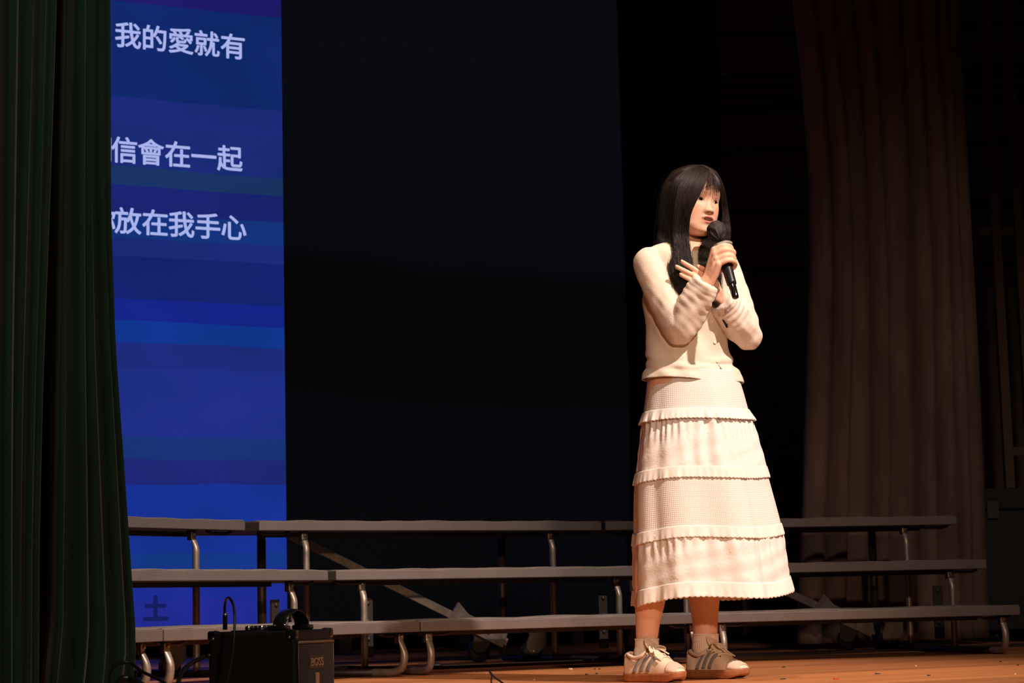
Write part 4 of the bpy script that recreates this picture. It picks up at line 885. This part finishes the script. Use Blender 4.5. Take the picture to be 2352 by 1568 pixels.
for k, (y0, y1, kind) in enumerate(tiers):
    rows = []
    for s in np.linspace(0, 1, 34):
        py = y0 + (y1 - y0) * s; q = np.clip((py - 860) / 500, 0, 1)
        e = big_fold(TH, q)
        if kind == 1:
            e = e + 0.0030 * np.sin(17 * TH + 3 * np.sin(3 * TH) + k) * (0.5 + 0.5 * np.sin(4 * TH + k)) + .0024 * np.sin(41 * TH + 3 * np.sin(5 * TH)) * (1 - smoothstep(.15, .6, s)) + .0018 * np.sin(9 * TH + 11 * s + k) * np.sin(14 * TH - 9 * s) 
            e = big_fold(TH, q) + (e - big_fold(TH, q)) * (1 - .8 * smoothstep(.8, 1.0, s))
        rows.append(skirt_pt(py, TH, e, 0))
    surf('waffle_tier' if kind == 0 else 'eyelet_tier', rows, MWF if kind == 0 else MEY, skirt)
def ruffle(y0, y1, flare, ns, waves, name, amp=.005, sc=.0038):
    rows = []
    for s in np.linspace(0, 1, 14):
        py = y0 + (y1 - y0) * s; q = np.clip((py - 860) / 500, 0, 1)
        e = big_fold(TH, q) + .0035 + flare * s + amp * s * np.sin(waves * TH + 3 * np.sin(3 * TH)) * (.5 + .5 * np.sin(5 * TH + waves)) + .0008 * s * np.sin(61 * TH)
        rows.append(skirt_pt(py, TH, e, -sc * (s ** 4) * np.abs(np.sin(ns * TH * .5)) ** .7))
    surf(name, rows, MLC, skirt, thick=.0012)
ruffle(945, 968, .009, 90, 31, 'lace_ruffle', .0035); ruffle(1079, 1103, .0025, 104, 27, 'lace_ruffle', .0018); ruffle(1214, 1238, .0025, 112, 29, 'lace_ruffle', .0018)
ruffle(1340, 1372, .006, 92, 21, 'lace_hem', .003, .0048)

# --- socks and trainers
MSO = plain('sock_cream', (0.84, 0.76, 0.66), 0.95, 0, 0.06, 200, 0.2)
for P, R, o in ((legs[0][0], legs[0][1], HOR), (legs[1][0], legs[1][1], HOL)):
    y0 = 1466 if o is HOR else 1455
    Q = Ls([q for q in P if q[1] >= 0]); k = [i for i, q in enumerate(P) if q[1] > y0 - 60]
    px0 = np.interp(y0, [q[1] for q in P], [q[0] for q in P]); dy0 = np.interp(y0, [q[1] for q in P], [q[2] for q in P]); r0 = np.interp(y0, [q[1] for q in P], R)
    pts = [L(px0, y0, dy0), L(px0, y0 + 18, dy0), L(P[-1][0] - 1, y0 + 38, P[-1][2]), o + SD * .072 + np.array([0, 0, .058])]
    V, Fc = tube(catmull(pts, 50), np.interp(np.linspace(0, 3, 50), [0, .15, 1, 2, 3], [r0 + .0035, r0 + .0025, r0 + .003, r0 + .003, .029]), 120, 'flat', 1.0, lambda t, th: 1 + .022 * np.cos(34 * th) + .018 * math.sin(t * 26) * smoothstep(.15, .4, t))
    sk = obj('sock', V, Fc, MSO, person); c = L(px0, y0 + 2, dy0); a = np.linspace(0, 2 * math.pi, 42)
    obj('sock_cuff', *tube(np.stack([c[0] + (r0 + .0026) * np.cos(a), c[1] + (r0 + .0026) * np.sin(a), np.full(42, c[2])], 1), .0024, 8), MSO, sk)
MGM = plain('sole_gum', (0.36, 0.135, 0.055), 0.5, 0, 0.15, 60, 0.1); MUP = plain('shoe_leather', (0.80, 0.66, 0.50), 0.5, 0, 0.05, 40, 0.08); MSU = plain('shoe_suede', (0.68, 0.54, 0.43), 0.95, 0, 0.12, 300, 0.3)
MST = plain('shoe_stripe', (0.27, 0.27, 0.30), 0.6); MLA = plain('shoe_lace', (0.80, 0.70, 0.55), 0.9, 0, 0.1, 500, 0.3); MDL = plain('shoe_print', (0.10, 0.06, 0.02), 0.5)
SL = 0.228
_sx = np.array([0, .015, .05, .12, .25, .4, .55, .7, .8, .88, .94, .98, 1.0]); _sw = np.array([.005, .017, .027, .0335, .0355, .0355, .038, .0415, .0405, .036, .028, .017, .004])
_sc = np.array([0, 0, 0, 0, 0, .001, .003, .004, .003, .0, -.003, -.005, -.006])
_uh = np.array([.066, .082, .088, .080, .074, .092, .088, .070, .059, .051, .044, .036, .029])
def s_w(x): return sinterp(_sx, _sw, x)
def s_c(x): return sinterp(_sx, _sc, x)
def shoe_surf(x, ph, off=0.0):
    w = s_w(x) - .0015 + off; hgt = sinterp(_sx, _uh, x) + off; z0 = .024; c, s = math.cos(ph), math.sin(ph)
    return np.array([x * SL, s_c(x) - w * math.copysign(abs(c) ** .75, c), z0 + (hgt - z0) * s ** .8])
def make_shoe(o, side):
    sh = empty('shoe', tuple(o), SH_ANG); sh.parent = person; fl = np.array([1, side, 1.0])
    def put(name, VF, mat, par=None, smooth=True): 
        V, Fc = VF; V = np.asarray(V) * fl; return obj(name, V, Fc if side > 0 else [f[::-1] for f in Fc], mat, par or sh, smooth)
    xs = (1 - np.cos(np.linspace(0, math.pi, 60))) / 2; loop = [(x * SL, s_c(x) - s_w(x) * (1.0), x) for x in xs] + [(x * SL, s_c(x) + s_w(x), x) for x in xs[::-1]]
    V = []; lv = [(0.0008, -.004), (.003, -.001), (.010, .0015), (.022, .002), (.0275, .0012), (.0285, -.003)]
    for z, e in lv:
        for X, Y, q in loop:
            d = np.array([X - .5 * SL, (Y - s_c(q)) * 3]); d /= np.linalg.norm(d) + 1e-9
            V.append((X + d[0] * e, Y + d[1] * e, z + .011 * smoothstep(.80, 1.0, q) * (1 - z / .05) + .002 * smoothstep(.06, 0, q)))
    n = len(loop); Fc = grid_faces(n, len(lv)); Fc.append(tuple(range(n))[::-1]); Fc.append(tuple(range((len(lv) - 1) * n, len(lv) * n)))
    sole = put('sole', (V, Fc), MGM)
    nx, npn = 54, 30; V = [shoe_surf(x, p) for x in xs[::1][:nx + 6] for p in np.linspace(0.0, math.pi, npn)]
    up = put('upper', (V, grid_faces(npn, nx + 6, False)), MUP)
    def patch(name, x0, x1, p0, p1, mat, off=.0013, nu=14, nv=14, shear=0.0, par=None):
        V = [shoe_surf(min(max(x0 + (x1 - x0) * a / (nu - 1) + shear * b / (nv - 1), .001), .999), p0 + (p1 - p0) * b / (nv - 1), off) for b in range(nv) for a in range(nu)]
        q = put(name, (V, grid_faces(nu, nv, False)), mat, par or up); m = q.modifiers.new('s', 'SOLIDIFY'); m.thickness = .0012; m.offset = 1; return q
    patch('toe_cap', .80, .955, .12, math.pi - .12, MSU)
    patch('heel_tab', .012, .07, .9, math.pi - .9, MSU)
    for a in (0, 1):
        for k in range(3):
            p0, p1 = (.06, .93) if a == 0 else (math.pi - .06, math.pi - .93)
            patch('stripe', .235 + .115 * k, .295 + .115 * k, p0, p1, MST, .0022, 5, 14, .11)
        e0, e1 = (.93, 1.22) if a == 0 else (math.pi - .93, math.pi - 1.22)
        patch('eyestay', .36, .70, e0, e1, MUP, .0022, 18, 8)
    # padded collar round the ankle opening
    cl = [(.016, .0, .088), (.028, -.024, .084), (.058, -.0315, .074), (.082, -.029, .079), (.094, -.020, .090)]
    P = catmull([np.array(q) for q in cl] , 30); Q = P.copy(); Q[:, 1] *= -1
    put('collar', tube(np.vstack([P[::-1], Q[1:]]), .0058, 12, 'round'), MSU, up)
    # tongue
    tg = catmull([(.138, 0, .078), (.118, 0, .092), (.104, 0, .106), (.097, 0, .118)], 20); V, Fc = tube(tg, np.linspace(.021, .024, 20), 24, 'round', .30); 
    T_, N_, B_ = frame_of(tg); 
    if abs(N_[0][1]) < .5: V, Fc = tube(tg, np.linspace(.021, .024, 20) * .30, 24, 'round', 3.3)
    tongue = put('tongue', (V, Fc), MUP, up)
    # laces
    for k in range(5):
        x = .42 + .062 * k; P = [shoe_surf(x + .02 * math.sin(p * 2), p, .0032) for p in np.linspace(1.02, math.pi - 1.02, 14)]
        put('lace', tube(np.array(P), .0026, 8, 'round'), MLA, up)
        for p in (1.0, math.pi - 1.0): put('eyelet', ball(shoe_surf(x, p, .003), (.0026, .0026, .0022), 10, 6), MDL, up)
    kn = shoe_surf(.44, math.pi / 2, .008)
    put('lace_bow', tube(catmull([kn, kn + (.009, -.015, .007), kn + (.018, -.032, .002), kn + (.026, -.034, -.010), kn + (.022, -.019, -.004), kn], 40), .0030, 8, 'round'), MLA, up)
    put('lace_bow', tube(catmull([kn, kn + (.014, .013, .008), kn + (.034, .022, .004), kn + (.040, .018, -.004), kn + (.030, .012, .0), kn], 40), .0030, 8, 'round'), MLA, up)
    put('lace_end', tube(catmull([kn, kn + (.020, -.014, .002), kn + (.040, -.030, -.020), kn + (.060, -.034, -.032)], 24), .0024, 8, 'round'), MLA, up)
    put('lace_end', tube(catmull([kn, kn + (.028, .008, -.002), kn + (.058, .012, -.016)], 24), .0024, 8, 'round'), MLA, up)
    # printed word on tongue edge and embossed on the sole heel (visible flank)
    place_text('sole_lettering', 'adidas', .01, plain('sole_emboss', (0.30, 0.10, 0.04), 0.4), sh, MX((.020, -.0318, .0135), (.985, -.174, 0), (0, 0, 1)), .01, fit=(.024, .0085))
    place_text('tongue_lettering', 'adidas', .01, MDL, sh, MX((.106, -.0225, .101), (.52, .10, .80), (-.80, .0, .55)), .01, fit=(.020, .006))
    return sh
s1 = make_shoe(HOR, 1); s1['label'] = 'cream trainer with three grey stripes, nearer foot'
s2 = make_shoe(HOL, -1); s2['label'] = 'cream trainer with three grey stripes, farther foot'

# --- hair
def bundle(gs, n, seed, jit=.006, npt=24, r=(.00022, .00042), curl=.010, over=0.0):
    """gs: list of guide curves (outer..inner); strands are laid between neighbouring guides"""
    R_ = np.random.RandomState(seed); G = np.array([catmull(Ls(g), npt) for g in gs]); k = len(gs); parts = []
    t = np.linspace(0, 1, npt)
    for i in range(n):
        v = R_.uniform(-over, 1 + over) * (k - 1); a = int(np.clip(math.floor(v), 0, k - 2)); f = v - a
        P = G[a] * (1 - f) + G[a + 1] * f
        # clumping
        cl = round(v * 14) / 14; a2 = int(np.clip(math.floor(cl), 0, k - 2)); f2 = cl - a2; Pc = G[a2] * (1 - f2) + G[a2 + 1] * f2
        P = P + (Pc - P) * (0.30 * t ** 1.2)[:, None]
        o = R_.normal(size=3) * jit; ph = R_.uniform(0, 6.28); fq = R_.uniform(1.2, 2.6)
        P = P + np.outer(0.25 + 0.75 * t, o * np.array([.6, 1, .3])) + np.stack([np.sin(fq * 6.28 * t + ph), np.cos(fq * 6.28 * t + ph) * .6, 0 * t], 1) * (curl * t ** 2)[:, None]
        e = R_.uniform(.86, 1.0); m = max(6, int(npt * e)); rr = R_.uniform(*r)
        parts.append(tube(P[:m], rr * np.concatenate([np.linspace(1, 1, m - 5), np.linspace(1, .15, 5)]), 3))
    return parts
def sheet(gs, npt=40, nv=24, inset=.006):
    G = np.array([catmull(Ls(g), npt) for g in gs]); k = len(gs); V = []
    for v in np.linspace(0, k - 1 - 1e-6, nv):
        a = int(v); f = v - a; P = G[a] * (1 - f) + G[a + 1] * f; P = P + np.array([0, inset, 0]); V.append(P)
    return np.vstack(V), grid_faces(npt, nv, False)
OUT = [(1604, 381, .00), (1566, 388, .0), (1536, 411, .005), (1521, 446, .01), (1518, 490, .01), (1517, 535, .0), (1524, 572, -.06), (1538, 612, -.120), (1547, 655, -.142), (1552, 702, -.142)]
MID = [(1614, 383, -.03), (1590, 388, -.066), (1566, 414, -.102), (1555, 450, -.116), (1550, 495, -.112), (1549, 535, -.105), (1553, 575, -.125), (1560, 615, -.146), (1566, 657, -.155), (1571, 706, -.152)]
MI2 = [(1622, 387, -.055), (1610, 397, -.092), (1592, 426, -.118), (1578, 463, -.120), (1569, 500, -.108), (1566, 540, -.098), (1570, 577, -.122), (1576, 616, -.146), (1580, 657, -.153), (1581, 706, -.150)]
INN = [(1628, 392, -.072), (1624, 406, -.096), (1612, 436, -.112), (1597, 464, -.113), (1583, 498, -.106), (1579, 540, -.088), (1583, 577, -.112), (1589, 616, -.138), (1592, 657, -.142), (1589, 704, -.138)]
LOU = [(1622, 384, -.02), (1647, 401, -.01), (1662, 433, .005), (1668, 470, .025), (1673, 505, .035), (1673, 538, .03), (1664, 572, -.03), (1655, 620, -.09), (1655, 690, -.108), (1671, 752, -.10)]
LMI = [(1628, 388, -.055), (1647, 408, -.050), (1659, 440, -.022), (1663, 472, .01), (1667, 502, .02), (1665, 535, .01), (1640, 566, -.06), (1632, 612, -.115), (1645, 686, -.118), (1670, 752, -.102)]
LIN = [(1632, 392, -.072), (1646, 414, -.066), (1656, 445, -.037), (1659, 472, -.004), (1661, 500, .005), (1650, 532, .0), (1614, 556, -.06), (1610, 600, -.122), (1634, 682, -.122), (1669, 752, -.103)]
BK1 = [(1598, 381, .02), (1544, 395, .04), (1519, 450, .05), (1516, 520, .06), (1508, 558, .085), (1497, 600, .105), (1494, 660, .115), (1496, 730, .115)]
BK2 = [(1602, 380, .04), (1575, 386, .09), (1560, 450, .115), (1560, 520, .115), (1560, 560, .12), (1555, 600, .13), (1550, 660, .13), (1548, 735, .13)]
BK3 = [(1608, 380, .04), (1622, 386, .10), (1630, 450, .125), (1630, 520, .125), (1625, 560, .13), (1620, 600, .14), (1620, 660, .14), (1620, 735, .14)]
BK4 = [(1614, 381, .02), (1647, 397, .05), (1665, 450, .08), (1672, 520, .08), (1670, 560, .10), (1662, 600, .13), (1655, 660, .14), (1650, 735, .14)]
cv_, cf_ = head_grid(90, 80, .0035)
yb = np.interp(cv_[:, 2], [0, .07, .10, .13, .155, .175, .3], [.035, .010, -.005, -.030, -.058, -.085, -.2])
cfk = [f for f in cf_ if all(cv_[i, 1] > yb[i] and cv_[i, 2] > .05 for i in f)]
base = [(H2L(cv_), cfk), sheet([OUT, MID, MI2, INN]), sheet([LOU, LMI, LIN], inset=.004), sheet([BK1, BK2, BK3, BK4], inset=0), sheet([BK1, OUT], inset=.002, nv=6), sheet([LOU, BK4], inset=.002, nv=6)]
hair = empty('hair'); hair.parent = person; hair['label'] = 'long straight dark brown hair with wispy fringe'
V, Fc = merge(base); hb = obj('hair_mass', V, Fc, plain('hair_under', (0.020, 0.011, 0.008), 0.7, 0, 0.3, 80, 0, 0.06), hair); m = hb.modifiers.new('s', 'SOLIDIFY'); m.thickness = .004; m.offset = 0
st = bundle([OUT, MID, MI2, INN], 3400, 1, .0045) + bundle([LOU, LMI, LIN], 1200, 2, .0045) + bundle([BK1, BK2, BK3, BK4], 600, 3, .007) + bundle([BK1, OUT], 260, 4, .005) + bundle([LOU, BK4], 160, 5, .005)
V, Fc = merge(st); hs = obj('hair_strands', V, Fc, MH, hair); hs['kind'] = 'stuff'
FA = [(1627, 391, -.068), (1616, 410, -.098), (1609, 426, -.112), (1606, 441, -.114)]
FB = [(1629, 391, -.070), (1628, 407, -.102), (1625, 424, -.118), (1620, 440, -.122)]
FC_ = [(1630, 391, -.070), (1639, 407, -.092), (1644, 424, -.102), (1643, 443, -.108)]
FD = [(1631, 391, -.068), (1648, 408, -.070), (1658, 430, -.064), (1663, 456, -.042)]
st = bundle([FA, FB], 14, 6, .0016, 18, (.0003, .0006), .002) + bundle([FB, FC_], 55, 7, .0020, 18, (.0003, .0006), .002) + bundle([FC_, FD], 120, 8, .0020, 18, (.0003, .0007), .002)
fly = bundle([BK1, OUT], 40, 9, .020, 26, (.00018, .0003), .02) + bundle([OUT, MID], 30, 10, .016, 26, (.00018, .0003), .012)
V, Fc = merge(st + fly); fr = obj('fringe', V, Fc, MH, hair); fr['kind'] = 'stuff'

# --- the microphone in her right hand
mic = empty('microphone', tuple(GP + RT * M1[0] + HD * M1[1] + np.array([0, 0, M1[2]])), 0)
RG = np.stack([RT, HD, np.array([0, 0, 1.0])], 1); MB = RG @ basis(MA, E1)
mic.rotation_euler = Matrix(MB.tolist()).to_euler(); tag(mic, 'black wireless microphone with cloth-covered head in the singer\'s fist', 'microphone')
MMB = plain('mic_black', (0.012, 0.012, 0.013), 0.35); MMR = plain('mic_ring', (0.26, 0.245, 0.23), 0.55, 0, 0.1, 80); 
k = MLEN
obj('antenna_cap', *lathe([(.004, .0), (.0095, .001), (.0105, .004), (.0118, .052), (.0100, .054)], 28), plain('mic_gloss', (0.008, 0.008, 0.009), 0.15), mic)
bd = obj('handle', *lathe([(.0120, .050), (.0150, .053), (.0155, .060), (.0168, .120), (.0185, .178), (.0190, .192), (.0150, .198)], 32), MMB, mic)
place_text('handle_marking', 'EW', .01, plain('mic_print', (0.62, 0.58, 0.54), 0.6), bd, MX((.0040, .0158, .078), (-1, 0.2, 0), (0, 0, 1)), .01, fit=(.006, .004))
place_text('handle_marking', '100G', .01, plain('mic_print', (0.62, 0.58, 0.54), 0.6), bd, MX((.0040, .0158, .070), (-1, 0.2, 0), (0, 0, 1)), .01, fit=(.010, .0036))
pr = [(math.cos(a) * (.0365 + .0015 * (i % 2)), math.sin(a) * (.0365 + .0015 * (i % 2))) for i, a in enumerate(np.linspace(0, 2 * math.pi, 16, endpoint=False))]
bevel(obj('anti_roll_ring', *[(v @ (_ry(math.radians(-8)) @ _rx(math.radians(8))).T + np.array([0, 0, .193]), f) for v, f in [prism(pr, -.0045, .0045)]][0], MMR, mic, smooth=False), .002, 2)
V, Fc = ball((0, 0, 0), (.0310, .0310, .036), 64, 44); th = np.arctan2(V[:, 1], V[:, 0]); zz_ = V[:, 2] / .034
low_ = smoothstep(.1, -.9, zz_); V[:, :2] *= (1 + low_ * (.13 * np.sin(9 * th + 3 * zz_) + .07 * np.sin(17 * th)) - .14 * low_)[:, None]; V *= (1 + .022 * np.sin(5 * th + 7 * zz_) + .018 * np.sin(3 * th - 9 * zz_) + .012 * np.sin(11 * th + 5 * zz_))[:, None]
obj('head_cover', V + np.array([0, 0, k - .006]), Fc, plain('cover_cloth', (0.020, 0.015, 0.013), 0.7, 0, 0.3, 60, 0.4), mic)
